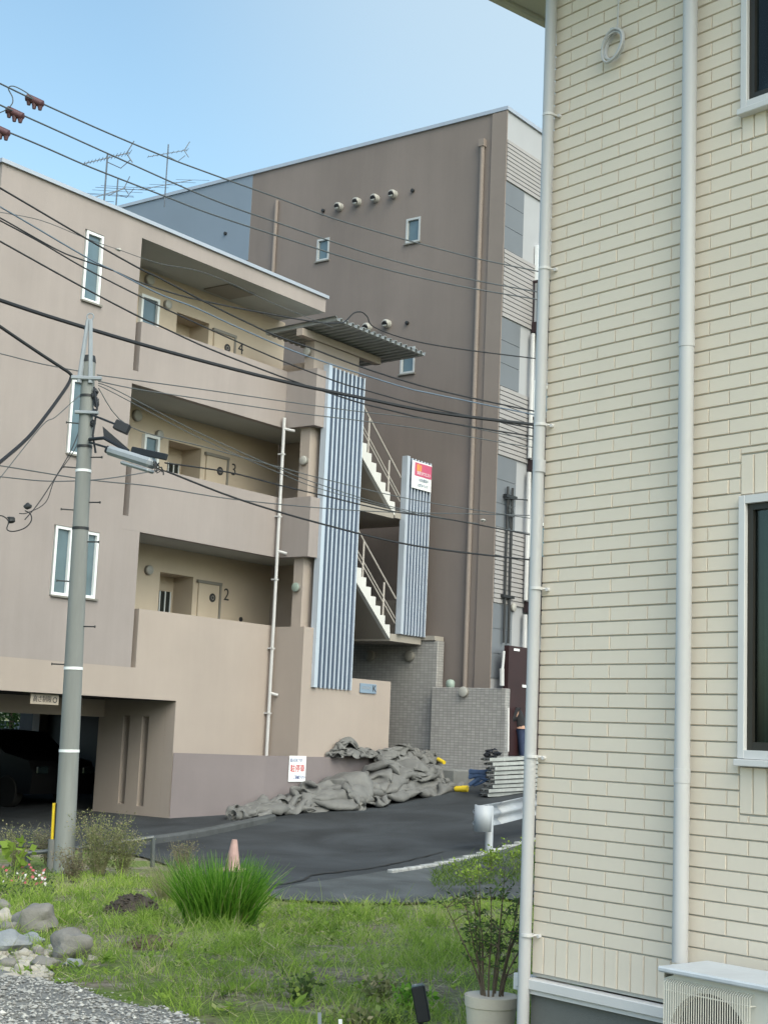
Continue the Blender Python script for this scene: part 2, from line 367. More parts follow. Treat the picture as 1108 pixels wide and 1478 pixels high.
G1 = [(0, (.08, .13, .03)), (.45, (.23, .36, .06)), (.8, (.40, .54, .10)), (.93, (.46, .50, .22)), (1, (.55, .47, .32))]
M['grass'] = foliage('grass_blades', G1, .55)
M['strawleaf'] = foliage('dead_straw', [(0, (.16, .12, .08)), (.5, (.34, .28, .18)), (1, (.56, .49, .34))], .2)
M['clump'] = foliage('clump_blades', [(0, (.05, .14, .018)), (.45, (.12, .30, .03)), (.85, (.28, .50, .07)), (1, (.48, .48, .22))], .5)
M['leaf'] = foliage('shrub_leaves', [(0, (.05, .085, .03)), (.6, (.11, .17, .055)), (.9, (.20, .28, .08)), (1, (.32, .42, .10))], .35)
M['limeleaf'] = foliage('lime_leaves', [(0, (.12, .20, .03)), (1, (.30, .42, .07))], .4)
M['weed'] = foliage('weed_leaves', [(0, (.09, .11, .045)), (.5, (.19, .22, .09)), (.85, (.32, .32, .16)), (1, (.42, .36, .24))], .4)
M['dryweed'] = foliage('dry_weeds', [(0, (.12, .095, .07)), (.6, (.22, .18, .13)), (1, (.20, .22, .11))], .3)
M['treeleaf'] = foliage('tree_leaves', [(0, (.015, .04, .012)), (.7, (.04, .10, .02)), (1, (.09, .18, .04))], .35)
M['pale_house'] = mat('pale_house', (.36, .42, .52), .7, .04, 1)

def ground_mat():
    m = bpy.data.materials.new('lot_soil_and_moss'); m.use_nodes = True; t = m.node_tree; b = t.nodes['Principled BSDF']; L = t.links.new
    tc = t.nodes.new('ShaderNodeTexCoord')
    def nz(s, d=8, r=.65):
        n = t.nodes.new('ShaderNodeTexNoise'); n.inputs['Scale'].default_value = s; n.inputs['Detail'].default_value = d; n.inputs['Roughness'].default_value = r; L(tc.outputs['Object'], n.inputs['Vector']); return n
    def ramp(src, st):
        r = t.nodes.new('ShaderNodeValToRGB'); e = r.color_ramp.elements
        while len(e) < len(st): e.new(.5)
        for i, (p, c) in enumerate(st): e[i].position = p; e[i].color = (*c, 1)
        L(src, r.inputs[0]); return r
    soil = ramp(nz(9).outputs[0], [(.3, (.10, .085, .065)), (.5, (.21, .185, .145)), (.72, (.36, .33, .28))])
    moss = ramp(nz(22).outputs[0], [(.3, (.07, .10, .03)), (.6, (.15, .21, .06)), (.75, (.25, .26, .12))])
    mask = ramp(nz(1.1).outputs[0], [(.44, (0, 0, 0)), (.56, (1, 1, 1))])
    mx = t.nodes.new('ShaderNodeMix'); mx.data_type = 'RGBA'; L(mask.outputs[0], mx.inputs[0]); L(soil.outputs[0], mx.inputs[6]); L(moss.outputs[0], mx.inputs[7])
    L(mx.outputs[2], b.inputs['Base Color']); b.inputs['Roughness'].default_value = 1; b.inputs['Specular IOR Level'].default_value = .1
    bp = t.nodes.new('ShaderNodeBump'); bp.inputs['Strength'].default_value = .8; bp.inputs['Distance'].default_value = .03; L(nz(30).outputs[0], bp.inputs['Height']); L(bp.outputs[0], b.inputs['Normal'])
    return m
def asphalt_mat(name, base, patch=.25):
    m = bpy.data.materials.new(name); m.use_nodes = True; t = m.node_tree; b = t.nodes['Principled BSDF']; L = t.links.new
    tc = t.nodes.new('ShaderNodeTexCoord')
    n1 = t.nodes.new('ShaderNodeTexNoise'); n1.inputs['Scale'].default_value = 90; n1.inputs['Detail'].default_value = 9; n1.inputs['Roughness'].default_value = .85; L(tc.outputs['Object'], n1.inputs['Vector'])
    n2 = t.nodes.new('ShaderNodeTexNoise'); n2.inputs['Scale'].default_value = .7; n2.inputs['Detail'].default_value = 7; n2.inputs['Roughness'].default_value = .6; n2.inputs['Distortion'].default_value = .6; L(tc.outputs['Object'], n2.inputs['Vector'])
    r1 = t.nodes.new('ShaderNodeValToRGB'); r1.color_ramp.elements[0].color = (*[x*.7 for x in base], 1); r1.color_ramp.elements[1].color = (*[x*1.35 for x in base], 1); L(n1.outputs[0], r1.inputs[0])
    r2 = t.nodes.new('ShaderNodeValToRGB'); r2.color_ramp.elements[0].position = .35; r2.color_ramp.elements[1].position = .68
    r2.color_ramp.elements[0].color = (1-patch,)*3+(1,); r2.color_ramp.elements[1].color = (1+patch,)*3+(1,); L(n2.outputs[0], r2.inputs[0])
    mx = t.nodes.new('ShaderNodeMix'); mx.data_type = 'RGBA'; mx.blend_type = 'MULTIPLY'; mx.inputs[0].default_value = 1; L(r1.outputs[0], mx.inputs[6]); L(r2.outputs[0], mx.inputs[7])
    L(mx.outputs[2], b.inputs['Base Color']); b.inputs['Roughness'].default_value = .85; b.inputs['Specular IOR Level'].default_value = .3
    bp = t.nodes.new('ShaderNodeBump'); bp.inputs['Strength'].default_value = .35; bp.inputs['Distance'].default_value = .01; L(n1.outputs[0], bp.inputs['Height']); L(bp.outputs[0], b.inputs['Normal'])
    return m
M['ground'] = ground_mat()
M['asphalt'] = asphalt_mat('dark_asphalt', (.035, .040, .046), .38)
M['oldasphalt'] = asphalt_mat('old_pale_asphalt', (.072, .080, .085), .4)
M['crack'] = mat('tar_crack', (.018, .018, .018), .8, .2, 10)
M['gravelbed'] = mat('gravel_bed', (.20, .20, .195), 1, .35, 40, .8, 70)
M['pebble'] = foliage('gravel_pebbles', [(0, (.16, .155, .15)), (.35, (.31, .305, .295)), (.8, (.46, .455, .44)), (1, (.72, .71, .68))], 0.0, .85)

# ---------------------------------------------------------------- the setting: ground, road
def sheet(name, xs, ys, zf, mt, kind='structure', mask=None):
    X, Y = np.meshgrid(xs, ys); Z = zf(X, Y); nx = len(xs)
    m = MB(); m.v = list(zip(X.ravel().tolist(), Y.ravel().tolist(), Z.ravel().tolist()))
    for j in range(len(ys)-1):
        for i in range(nx-1):
            m.f.append((j*nx+i, j*nx+i+1, (j+1)*nx+i+1, (j+1)*nx+i)); m.m.append(0)
    o = build(name, m, mt, recalc=False, smooth=True); o['kind'] = kind; return o
xs = np.concatenate([[-400, -150, -60, -30], np.arange(-18, 22.01, .3), [35, 60, 150, 400]])
ys = np.concatenate([[-120, -40, -10, 0], np.arange(3, 50, .3), [60, 90, 150, 300, 600]])
def lump(X, Y):
    f = np.vectorize(lambda x, y: noise.fractal(Vector((x*.9, y*.9, 0)), 1, 2, 4) if 6 < y < 19 and abs(x) < 8 else 0.0)
    return f(X, Y)*.035
sheet('ground', xs, ys, lambda X, Y: H(X, Y)+lump(X, Y)*(1-sst(15.2, 16.5, Y))-.02*sst(15, 17, Y), M['ground'])
# road: its near edge runs along the lot
_ne = [(-400, 19.6), (-18, 19.6)]
for (px, py) in ((120, 1226), (200, 1236), (300, 1268), (400, 1300), (520, 1306), (640, 1304), (700, 1296)):
    p = gp(px, py); _ne.append((p.x, p.y))
_ne += [(2.4, 17.3), (5, 18.6), (22, 24), (400, 240)]
NEX, NEY = [a for a, b in _ne], [b for a, b in _ne]
def near_edge(x): return np.interp(x, NEX, NEY)
def strip_sheet(name, xs, lo, hi, nrow, dz, mt, pw=1.0):
    m = MB(); n = len(xs)
    for j in range(nrow):
        for x in xs:
            a, b = lo(x), hi(x); y = a+(b-a)*(j/(nrow-1))**pw; m.v.append((x, y, hz(x, y)+dz))
    for j in range(nrow-1):
        for i in range(n-1): m.f.append((j*n+i, j*n+i+1, (j+1)*n+i+1, (j+1)*n+i)); m.m.append(0)
    o = build(name, m, mt, recalc=False, smooth=True); o['kind'] = 'structure'; return o
rx = np.concatenate([[-200, -60], np.arange(-16, 20.01, .25), [40, 120]])
strip_sheet('road', rx, lambda x: float(near_edge(x)), lambda x: float(max(48, near_edge(x)+30)), 110, .006, M['asphalt'], 1.0)
# strip of older, paler asphalt along the lot, with a tar crack along its far edge
_pe = [gp(380, 1290), gp(430, 1278), gp(500, 1268), gp(560, 1258), gp(650, 1240), gp(752, 1220)]
PX, PY = [p.x for p in _pe], [p.y for p in _pe]
sx = np.arange(PX[0], PX[-1], .08)
strip_sheet('old_asphalt_strip', sx, lambda x: float(near_edge(x))+.02, lambda x: max(float(np.interp(x, PX, PY)), float(near_edge(x))+.03), 14, .012, M['oldasphalt'])
cm = MB()
for pts, w in (([(395, 1279), (420, 1277), (440, 1272), (448, 1266), (475, 1262), (530, 1256), (580, 1246), (640, 1231)], .022), ([(360, 1284), (395, 1279), (420, 1277)], .016), ([(448, 1266), (500, 1259)], .03)):
    P = [gp(*q) for q in pts]; Q = []
    for a, b in zip(P[:-1], P[1:]):
        for k in range(6): Q.append(a.lerp(b, k/6)+Vector((random.gauss(0, .012), random.gauss(0, .02), 0)))
    Q.append(P[-1])
    for a, b in zip(Q[:-1], Q[1:]):
        d = (b-a); d.z = 0; d.normalize(); s_ = Vector((-d.y, d.x, 0))*w*random.uniform(.5, 1.3)
        L_ = [a-s_, b-s_, b+s_, a+s_]
        cm.quad(*[Vector((q.x, q.y, hz(q.x, q.y)+.018)) for q in L_])
tag(build('road_crack', cm, M['crack'], recalc=False), kind='structure')

exec_order = []
# ---------------------------------------------------------------- cream apartment building with open corridors
AB = thing('apartment_building', 'four storey mauve and cream apartment block with open corridors and numbered doors', 'building', FL(-3, -3, 0))
ZR, ZF = 10.95, 10.58           # roof top, soffit
FZ = {2: 2.62, 3: 5.08, 4: 7.79}
m = MB()
wins = [(-5.83, -5.36, 9.0, 10.33), (-5.90, -5.47, 6.20, 7.58), (-6.02, -5.58, 3.70, 4.94), (-5.32, -4.96, 3.72, 4.93)]
Pn = lambda a, d, c: FL(a, -d, c)
facade(m, Pn, -7.75, -4.0, 2.60, 5.08, wins[2:], .13)
facade(m, Pn, -7.75, -4.45, 5.08, ZF, wins[:2], .13)
facade(m, Pn, -7.75, 1.05, ZF, 10.90, [], .1)
m.quad(FL(-7.75, 0, 2.6), FL(-7.75, -9, 2.6), FL(-7.75, -9, 10.9), FL(-7.75, 0, 10.9))           # far left end
m.quad(FL(-7.75, -9, 2.05), FL(1.05, -9, 2.05), FL(1.05, -9, 10.9), FL(-7.75, -9, 10.9))
m.quad(FL(-4.0, 0, 2.6), FL(-4.0, -1.3, 2.6), FL(-4.0, -1.3, 5.08), FL(-4.0, 0, 5.08))           # corridor end walls
m.quad(FL(-4.45, 0, 5.08), FL(-4.45, -1.3, 5.08), FL(-4.45, -1.3, ZF), FL(-4.45, 0, ZF))
m.quad(FL(1.05, 0, ZF), FL(1.05, -9, ZF), FL(1.05, -9, 10.9), FL(1.05, 0, 10.9))
UW = build('upper_wall', m, M['mauve'], AB, label='mauve rendered upper wall')
for fl, (p0, p1) in {3: (5.081, 6.32), 4: (7.79, 9.0)}.items():
    m = MB(); f0 = p0
    m.prism([FL(-4.45, 0.001, p0), FL(-4.45, 0.001, p0+.25), FL(-4.31, 0.001, p0+.25), FL(-4.31, 0.001, p1), FL(-.1, 0.001, p1), FL(-.1, 0.001, p0)], -FL.b*.15)
    m.box(FL, -.1, .04, -.15, .80, p0, p1-.01); m.box(FL, .04, .30, .66, .801, p0+.003, p1-.013)
    build('parapet', m, M['mauve'], AB)
m = MB()   # lower cream wall: garage opening, first parapet, stair tower
facade(m, Pn, -7.75, -.1, -1.0, 2.05, [(-7.55, -2.78, -1.0, 2.05)], .25)
facade(m, Pn, -7.75, -.1, 2.05, 2.60, [], .2)
m.prism([FL(-7.75, 0, 2.6), FL(-7.75, -.3, 2.6), FL(-3.88, -.3, 2.6), FL(-3.88, 0, 2.6)], Vector((0, 0, .002)))
m.prism([FL(-3.88, 0, 2.6), FL(-3.88, 0, 3.68), FL(-.1, 0, 3.68), FL(-.1, 0, 2.6)], -FL.b*.15)
m.box(FL, -.1, .8, -.15, .80, -.4, 3.66); m.box(FL, .8, 2.92, .45, .80, -.4, 2.72)
LW = build('lower_wall', m, M['cream'], AB, label='cream rendered lower wall')
# corridor: back wall with door alcoves, numbered doors
m = MB(); Pb = lambda a, d, c: FL(a, -1.3-d, c)
alc = []
for fl in (2, 3, 4):
    z = FZ[fl]+.13 if fl > 2 else 2.73
    alc.append((-2.12, -1.17, {2: 2.73, 3: 5.24, 4: 7.94}[fl], {2: 4.60, 3: 7.27, 4: 9.94}[fl]))
facade(m, Pb, -4.45, 1.25, 2.73, ZF, alc, .55, back=0)
build('corridor_back_wall', m, M['corridor'], AB)
m = MB()
for z0, z1, du in ((7.80, 7.93, 0), (5.10, 5.23, 0), (2.61, 2.72, .45)):
    m.box(FL, -4.44+du, 1.24, -1.29, -.151, z0, z1); m.box(FL, .041, 1.24, -.151, .40, z0, z1)
build('corridor_slab', m, M['soffit'], AB)
m = MB(); m.quad(FL(-4.45, -.002, ZF-.002), FL(-4.45, -1.3, ZF-.002), FL(1.05, -1.3, ZF-.002), FL(1.05, -.002, ZF-.002))
build('roof_soffit', m, M['soffit'], AB, recalc=False)
m = MB(); m.box(FL, -1.55, -.75, -1.15, -.45, ZF-.03, ZF-.004)
build('soffit_hatch', m, M['lamprim'], AB)
m = MB(); m.box(FL, -7.80, 1.10, -.35, .05, 10.89, 10.96); m.box(FL, -7.80, 1.10, -9, -.36, 10.85, 10.90)
build('roof_coping', m, M['coping'], AB)
m = MB(); m.box(FL, 1.26, 1.40, -1.3, .34, 2.73, 9.6)           # closes the corridor beside the stairs
m.box(FL, .02, 1.55, .35, .60, 2.73, 9.62)
build('stair_wall', m, M['cream'], AB, label='cream stair tower wall with lamps')
def disc_lamp(o, ax, r, parent, glassm='lampglass'):
    b = MB(); b.lathe(o, ax, [(0, r*.95), (.05, r), (.06, r*.98)], 18); L_ = build('wall_lamp', b, M['lamprim'], parent, smooth=True)
    g = MB(); g.lathe(Vector(o)+Vector(ax)*.06, ax, [(0, r*.93), (.02, r*.88), (.033, r*.6), (.038, .01)], 18); build('lamp_glass', g, M[glassm], L_, smooth=True)
for px, py in ((243, 440), (231, 628), (216, 823)): disc_lamp(on_n(px-3, py, -1.3), FL.b, .10, AB)
for px, py, g in ((445, 508, 'lampglass'), (440, 665, 'lampglass'), (429, 848, 'lampgreen')): disc_lamp(on_u(px, py, .02), -FL.a, .10, AB, g)
for px, py in ((214, 404), (196, 600)):
    o = on_n(px, py, -1.3); disc_lamp(o, FL.b, .12, AB)
for fl in (2, 3, 4):
    z0 = {2: 2.73, 3: 5.24, 4: 7.94}[fl]; zt = {2: 4.53, 3: 7.19, 4: 9.84}[fl]
    d = MB(); d.box(FL, -1.03, -.42, -1.299, -1.262, zt-1.78, zt-.03); D_ = build('door', d, M['corridor'], AB)
    t_ = MB(); t_.box(FL, -1.08, -.36, -1.299, -1.235, zt-.03, zt+.03); t_.box(FL, -.42, -.37, -1.299, -1.24, zt-1.78, zt-.031); build('door_frame', t_, M['lamprim'], D_)
    k = MB(); k.lathe(FL(-.62, -1.262, zt-.30), FL.b, [(0, .09), (.012, .09), (.013, .01)], 18); build('door_emblem', k, M['ink'], D_)
    k = MB(); k.disc_ring(FL(-.62, -1.247, zt-.30), FL.b, .03, .048, 18); build('door_emblem_ring', k, M['lamprim'], D_, recalc=False)
    text_mesh('door_number', str(fl), .36, FL(-.16, -1.296, zt-.20), FL.a, (0, 0, 1), M['ink'], AB)
    w = MB(); w.box(FL, -1.74, -1.30, -1.845, -1.80, zt-1.30, zt-.24); W_ = build('alcove_window', w, M['glass_dark'], AB)
    w = MB()
    for a in (-1.74, -1.60, -1.45, -1.30): w.box(FL, a-.012, a+.012, -1.80, -1.785, zt-1.30, zt-.24)
    build('window_bars', w, M['frame_white'], W_)
    w = MB(); w.box(FL, -1.175, -1.165+.02-.015, -1.60, -1.48, zt-1.0, zt-.83); build('intercom', w, M['lamprim'], AB)
v_ = MB(); v_.lathe(on_n(347, 894, -1.3), FL.b, [(0, .05), (.02, .05), (.021, .005)], 14); build('wall_vent', v_, M['ink'], AB)
def window_part(F, a0, a1, d, z0, z1, parent, fw=.06, name='window', gm='glass_blue', fm='frame_white', sill=True, ax='n'):
    """white frame and pane set back d behind the face n=0"""
    w = MB()
    w.box(F, a0, a0+fw, -d, -d+.09, z0, z1); w.box(F, a1-fw, a1, -d, -d+.09, z0, z1)
    w.box(F, a0+fw, a1-fw, -d, -d+.088, z0, z0+fw); w.box(F, a0+fw, a1-fw, -d, -d+.088, z1-fw, z1)
    W_ = build(name, w, M[fm], parent)
    p = MB(); p.box(F, a0+fw-.003, a1-fw+.003, -d+.01, -d+.035, z0+fw-.003, z1-fw+.003); build('pane', p, M[gm], W_)
    if sill:
        s_ = MB(); s_.box(F, a0-.03, a1+.03, -d+.02, .05, z0-.035, z0-.004); build('sill', s_, M['lamprim'], W_)
    return W_
for (a0, a1, z0, z1) in wins: window_part(FL, a0+.05, a1-.005, .10, z0+.03, z1-.005, AB, .05)
for px, py0, py1, w_ in ((201, 424, 468, .5), (205, 626, 652, .42)):
    q0 = FL.inv(on_n(px, py0, -1.3)); q1 = FL.inv(on_n(px, py1, -1.3))
    FB = Frame(FL(0, -1.3, 0), FL.a, FL.b); window_part(FB, q0.x, q0.x+w_, -.0, q1.z-.3, q0.z, AB, .055, 'corridor_window', sill=False)
# garage under the building
m = MB()
gd = -8.9; GU = [FL.inv(on_n(px, 1055, -7.9)).x for px in (0, 40, 55, 80, 113, 140)]
Pg = lambda a, d, c: FL(-2.78+d, a, c)
facade(m, Pg, -2.05, -.251, -1.0, 2.04, [(-1.37, -1.19, .08, 1.74), (-.86, -.68, .06, 1.74)], .35)
m.box(FL, -7.55, -2.79, -2.2, -1.9, 1.70, 2.03)
build('garage_wall', m, M['cream'], AB)
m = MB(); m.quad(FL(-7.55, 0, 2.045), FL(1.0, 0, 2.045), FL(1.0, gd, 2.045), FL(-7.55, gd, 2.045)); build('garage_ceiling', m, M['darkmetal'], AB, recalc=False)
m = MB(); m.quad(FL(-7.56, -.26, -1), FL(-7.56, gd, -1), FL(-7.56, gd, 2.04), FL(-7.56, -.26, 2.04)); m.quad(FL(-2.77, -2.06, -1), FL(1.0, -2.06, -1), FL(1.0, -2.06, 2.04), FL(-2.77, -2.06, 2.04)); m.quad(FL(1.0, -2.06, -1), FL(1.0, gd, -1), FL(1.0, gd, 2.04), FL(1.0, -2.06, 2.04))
m.box(FL, -7.54, .99, -8.1, -7.9, -.6, .98); m.box(FL, -7.54, .99, -8.1, -7.9, 1.82, 2.03); build('garage_inner_wall', m, M['black'], AB)  # black colour stands in for the deep shade inside the garage
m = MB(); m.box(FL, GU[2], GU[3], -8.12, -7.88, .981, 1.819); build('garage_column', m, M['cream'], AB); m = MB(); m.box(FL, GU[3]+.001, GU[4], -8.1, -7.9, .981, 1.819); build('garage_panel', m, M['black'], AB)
# stairs between the two ribbed panels
for zt, z0, name in ((5.24, 3.76, 'stair_flight'), (7.93, 6.46, 'stair_flight')):
    n = 8; uT, uB = 1.40, 2.86; du = (uB-uT)/n; dz = (zt-z0)/n
    poly = [FL(uB+.02, .75, z0-.12), FL(uB+.02, .75, z0)]
    for k in range(n):
        poly += [FL(uB-k*du, .75, z0+(k+1)*dz), FL(uB-(k+1)*du, .75, z0+(k+1)*dz)]
    poly += [FL(uT, .75, zt-.32)]
    m = MB(); m.prism(poly, -FL.b*.10); fl_ = build(name, m, M['step'], AB, label='white stepped stair flight')
    m = MB(); sh = -FL.b*.101
    poly2 = [p+sh for p in poly]; m.prism(poly2, -FL.b*1.0); build('treads', m, M['under'], fl_)
    r = MB()
    for off in (.88, .45, .34):
        r.tube([FL(uT-.1, .70, zt+off+.05), FL(uB+.05, .70, z0+off+.08), FL(uB+.25, .70, z0+off-.10)], .02 if off > .5 else .015, 8)
    for k in (2.6, 6.9): u_ = uT+k*du; zz = zt-(k+.5)*dz; r.tube([FL(u_, .70, zz-.05), FL(u_, .70, zz+.98)], .022, 8)
    build('handrail', r, M['railing'], fl_)
    l = MB(); l.box(FL, uB+.021, 4.05, -1.2, .76, z0-.16, z0-.002); build('stair_landing', l, M['under'], AB)
m = MB(); m.box(FL, 1.41, 4.05, -1.25, -1.1, 3.6, 6.28); build('stair_back_wall', m, M['maroon'] if 0 else M['brown'], AB)
m = MB(); m.box(FL, 1.41, 2.85, -1.09, .74, 6.28, 6.46); build('stair_slab', m, M['under'], AB); m = MB(); m.box(FL, 3.95, 4.049, -1.09, .60, 3.765, 4.6); build('landing_end_wall', m, M['under'], AB)
m = MB(); m.box(FL, 2.9, 4.05, -1.2, -1.05, 6.47, 7.25); build('landing_parapet', m, M['under'], AB)
# ribbed panels
def ribbed(u0, u1, z0, z1, nr, ret=.10, n0=.83):
    m = MB(); w = (u1-u0)/nr
    for k in range(nr):
        a = u0+k*w
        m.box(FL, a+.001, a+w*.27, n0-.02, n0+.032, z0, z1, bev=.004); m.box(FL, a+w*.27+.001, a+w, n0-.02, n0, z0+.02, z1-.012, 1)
    m.box(FL, u1+.001, u1+.03, n0-.02, n0+.045, z0, z1, bev=.004)
    m.box(FL, u0-ret, u0-.002, n0-.10, n0+.048, z0+.01, z1+.02)
    return m
build('ribbed_panel', ribbed(.30, 1.42, 2.46, 9.11, 8), [M['galv'], M['galv_pan_shade']], AB, label='tall ribbed metal panel')
build('ribbed_panel', ribbed(3.20, 4.02, 3.76, 7.70, 7), [M['galv'], M['galv_pan_shade']], AB, label='shorter ribbed metal panel that carries the sign')
# canopy over the stairs
m = MB(); cz = 9.80; nr = 17; u0, u1 = -.45, 2.75; w = (u1-u0)/nr; top = []; bot = []
for k in range(nr):
    a = u0+k*w
    bot += [(a, cz+.07), (a+w*.25, cz+.07), (a+w*.35, cz), (a+w*.85, cz), (a+w*.95, cz+.07)]
bot.append((u1, cz+.07))
vs = [FL(a, 1.5, z+.03) for a, z in bot]+[FL(a, -.4, z-.02) for a, z in bot]; n = len(bot)
vs += [v+Vector((0, 0, .012)) for v in vs]
m.add(vs, [(i, i+1, n+i+1, n+i) for i in range(n-1)]+[(2*n+i, 3*n+i, 3*n+i+1, 2*n+i+1) for i in range(n-1)]+[(i, 2*n+i, 2*n+i+1, i+1) for i in range(n-1)])
CP = build('canopy', m, M['deck'], AB, recalc=False, label='corrugated metal canopy over the stairs')
m = MB(); m.box(FL, -.46, 2.25, .50, .66, 9.62, 9.77); build('canopy_beam', m, M['cream'], CP)
# small roof edge over the entrance
m = MB(); m.box(FL, 4.06, 4.42, -.9, 1.12, 3.70, 3.80); build('entrance_roof', m, M['under'], AB)
# white drain pipe on the corner
m = MB(); o1 = FL(-.22, .10, 0)
m.tube([FL(-.22, .09, 1.0), FL(-.22, .09, 7.98), ], .035, 10); m.tube([FL(-.22, .09, 7.75), FL(-.12, .30, 7.70)], .03, 8); m.tube([FL(-.22, .09, 5.20), FL(-.12, .26, 5.15)], .03, 8); m.tube([FL(-.22, .09, 2.32), FL(-.12, .22, 2.28)], .03, 8)
for z in (1.9, 3.2, 4.6, 5.9, 7.2): m.box(FL, -.265, -.175, .0, .13, z, z+.03)
build('drain_pipe', m, M['pipe_white'], AB, smooth=True)

# grey tiled entrance walls
TW = thing('tiled_wall', 'tall grey tiled entrance wall with two round lamps under the stair landing', 'wall', FL(4.1, 0, .6))
TW.rotation_euler = (0, 0, 0)
m = MB(); m.box(FL, 4.10, 4.36, -1.4, 1.18, .2, 3.69, bev=.01); build('wall', m, M['tile_grey'], TW)
for px, py in ((535, 947), (592, 947)): disc_lamp(on_u(px, py, 4.1), -FL.a, .13, TW, 'lamprim')
TW2 = thing('tiled_wall', 'low grey tiled wall with one round lamp beside the brown block', 'wall', FL(3.95, 2, .6))
m = MB(); m.box(FL, 3.90, 4.08, 1.20, 3.10, .2, 2.66, bev=.012); build('wall', m, M['tile_grey'], TW2)
disc_lamp(on_u(670, 999, 3.9), -FL.a, .12, TW2)
sl = MB(); sl.lathe(FL(4.0, 1.62, 2.66), (0, 0, 1), [(0, .08), (.03, .10), (.13, .095), (.17, .06), (.18, .01)], 14)
tag(build('garden_lamp', sl, M['lampgreen'], smooth=True, loc=FL(4.0, 1.62, 2.66)) if 0 else build('post_lamp', sl, M['lampgreen'], smooth=True), 'squat greenish lamp on top of the low tiled wall', 'lamp')

# low purple wall along the road, cream coping side faces the road
a0, am, a1 = Vector((-2.78, .02)), Vector((-1.15, .88)), Vector((2.95, 1.0))
def q3(p, z): return FL(p.x, p.y, z)
LWALL = MB(); _o = [a0, am, a1, a1-Vector((0, .16)), am-Vector((-.05, .16)), a0-Vector((-.03, .018))]
LWALL.prism([q3(p, -.7) for p in _o], Vector((0, 0, 1.79)))
tag(build('low_wall', LWALL, M['purple'], loc=FL(0, .8, 0)), 'low purple-grey wall under the cream wall beside the road', 'wall')
KB = MB(); KB.box(FL, 2.96, 5.0, 1.02, 2.5, .2, .93, bev=.03)
tag(build('entrance_step', KB, M['concrete'], loc=FL(3.6, 1.5, .5)), 'grey concrete entrance step at the end of the purple wall', 'step')

# ---------------------------------------------------------------- brown apartment block behind
DB = thing('brown_apartment_block', 'tall brown rendered apartment block with round vents and small windows', 'building', FL(8, -4, 0))
DU, DN, DT = 4.47, 2.33, 16.0
m = MB(); dwin = [((596, 332), .42, .62), ((466, 360), .40, .58), ((588, 520), .42, .64)]
Pd = lambda a, d, c: FL(DU+d, a, c); ops = []
for (px, py), w_, h_ in dwin:
    q = FL.inv(on_u(px, py, DU)); ops.append((q.y-w_/2, q.y+w_/2, q.z-h_/2, q.z+h_/2))
facade(m, Pd, -12.0, DN, -1.0, DT, ops, .12)
build('side_wall', m, M['brown'], DB, recalc=True, label='brown side wall')
FD = Frame(FL(DU, 0, 0), -FL.b, -FL.a)      # a = along -n, b = out of the wall
for o in ops: window_part(FD, -o[1]+.0, -o[0], .08, o[2], o[3], DB, .05, gm='glass_blue', fm='frame_grey')
m = MB(); m.box(FL, DU-.012, DU+.02, -12.0, -5.48, 13.67, DT-.002); build('painted_wall_patch', m, M['bluegrey'], DB)
m = MB(); m.box(FL, DU-.05, 14, -12.1, DN+.05, DT, DT+.09); build('roof_coping', m, M['coping'], DB)
for px, py in ((491, 299), (517, 292), (543, 287), (569, 281), (532, 473), (560, 468)):
    p = on_u(px, py, DU); v_ = MB(); v_.lathe(p, -FL.a, [(0, .105), (.10, .105), (.15, .09), (.16, .078)], 16); h_ = build('wall_vent', v_, M['lampglass'], DB, smooth=True)
    k = MB(); k.lathe(p-FL.a*.155+FL.b*.01-Vector((0, 0, .03)), (-FL.a*.8-Vector((0, 0, .6))), [(-.02, .075), (.014, .075), (.015, .01)], 14); build('vent_opening', k, M['ink'], h_)
for px, py in ((467, 304), (596, 275), (588, 466), (326, 337)):
    v_ = MB(); v_.lathe(on_u(px, py, DU-.01), -FL.a, [(0, .045), (.05, .045), (.06, .02)], 12); build('small_vent', v_, M['darkmetal'], DB)
def wall_pipe(pts, r, name='drain_pipe', mt='brown_trim', par=DB, u=DU):
    v_ = MB(); v_.tube(pts, r, 10); return build(name, v_, M[mt], par, smooth=True)
wall_pipe([FL(DU-.06, 1.72, 15.25), FL(DU-.06, 1.72, .6)], .055)
wall_pipe([FL(DU-.06, -4.55, 15.1), FL(DU-.06, -4.55, 8)], .05)
m = MB(); m.box(FL, DU-.13, DU-.002, 1.65, 1.79, 15.22, 15.4); build('drain_box', m, M['brown_trim'], DB)
m = MB(); m.box(FL, DU-.035, DU-.003, 1.95, DN+.03, -.5, DT-.01); m.box(FL, DU-.035, DU+.25, DN-.02, DN+.03, -.5, 14.0) if 0 else None
build('corner_strip', m, M['brown_trim'], DB)
# front wall facing right: bands of ribbed and grey siding, balconies
m = MB(); m.quad(FL(DU, DN, -1), FL(14, DN, -1), FL(14, DN, DT), FL(DU, DN, DT)); m.quad(FL(14, DN, -1), FL(14, -12, -1), FL(14, -12, DT), FL(14, DN, DT)); m.quad(FL(DU, -12, -1), FL(14, -12, -1), FL(14, -12, DT), FL(DU, -12, DT)); m.quad(FL(DU, -12, DT), FL(14, -12, DT), FL(14, DN, DT), FL(DU, DN, DT))
build('front_wall', m, M['pale_siding'], DB, recalc=False)
lv = [(15.29, 14.29), (12.66, 11.06), (9.45, 7.87), (6.24, 4.55)]
for zt, zb in lv:
    m = MB(); k = int((zt-zb)/.10); h_ = (zt-zb)/k
    for i in range(k): m.box(FL, DU+.01, 8.5 if zt > 15 else 6.0, DN+.001, DN+.04, zb+i*h_+.02, zb+(i+1)*h_)
    build('ribbed_siding', m, M['rib_siding'], DB)
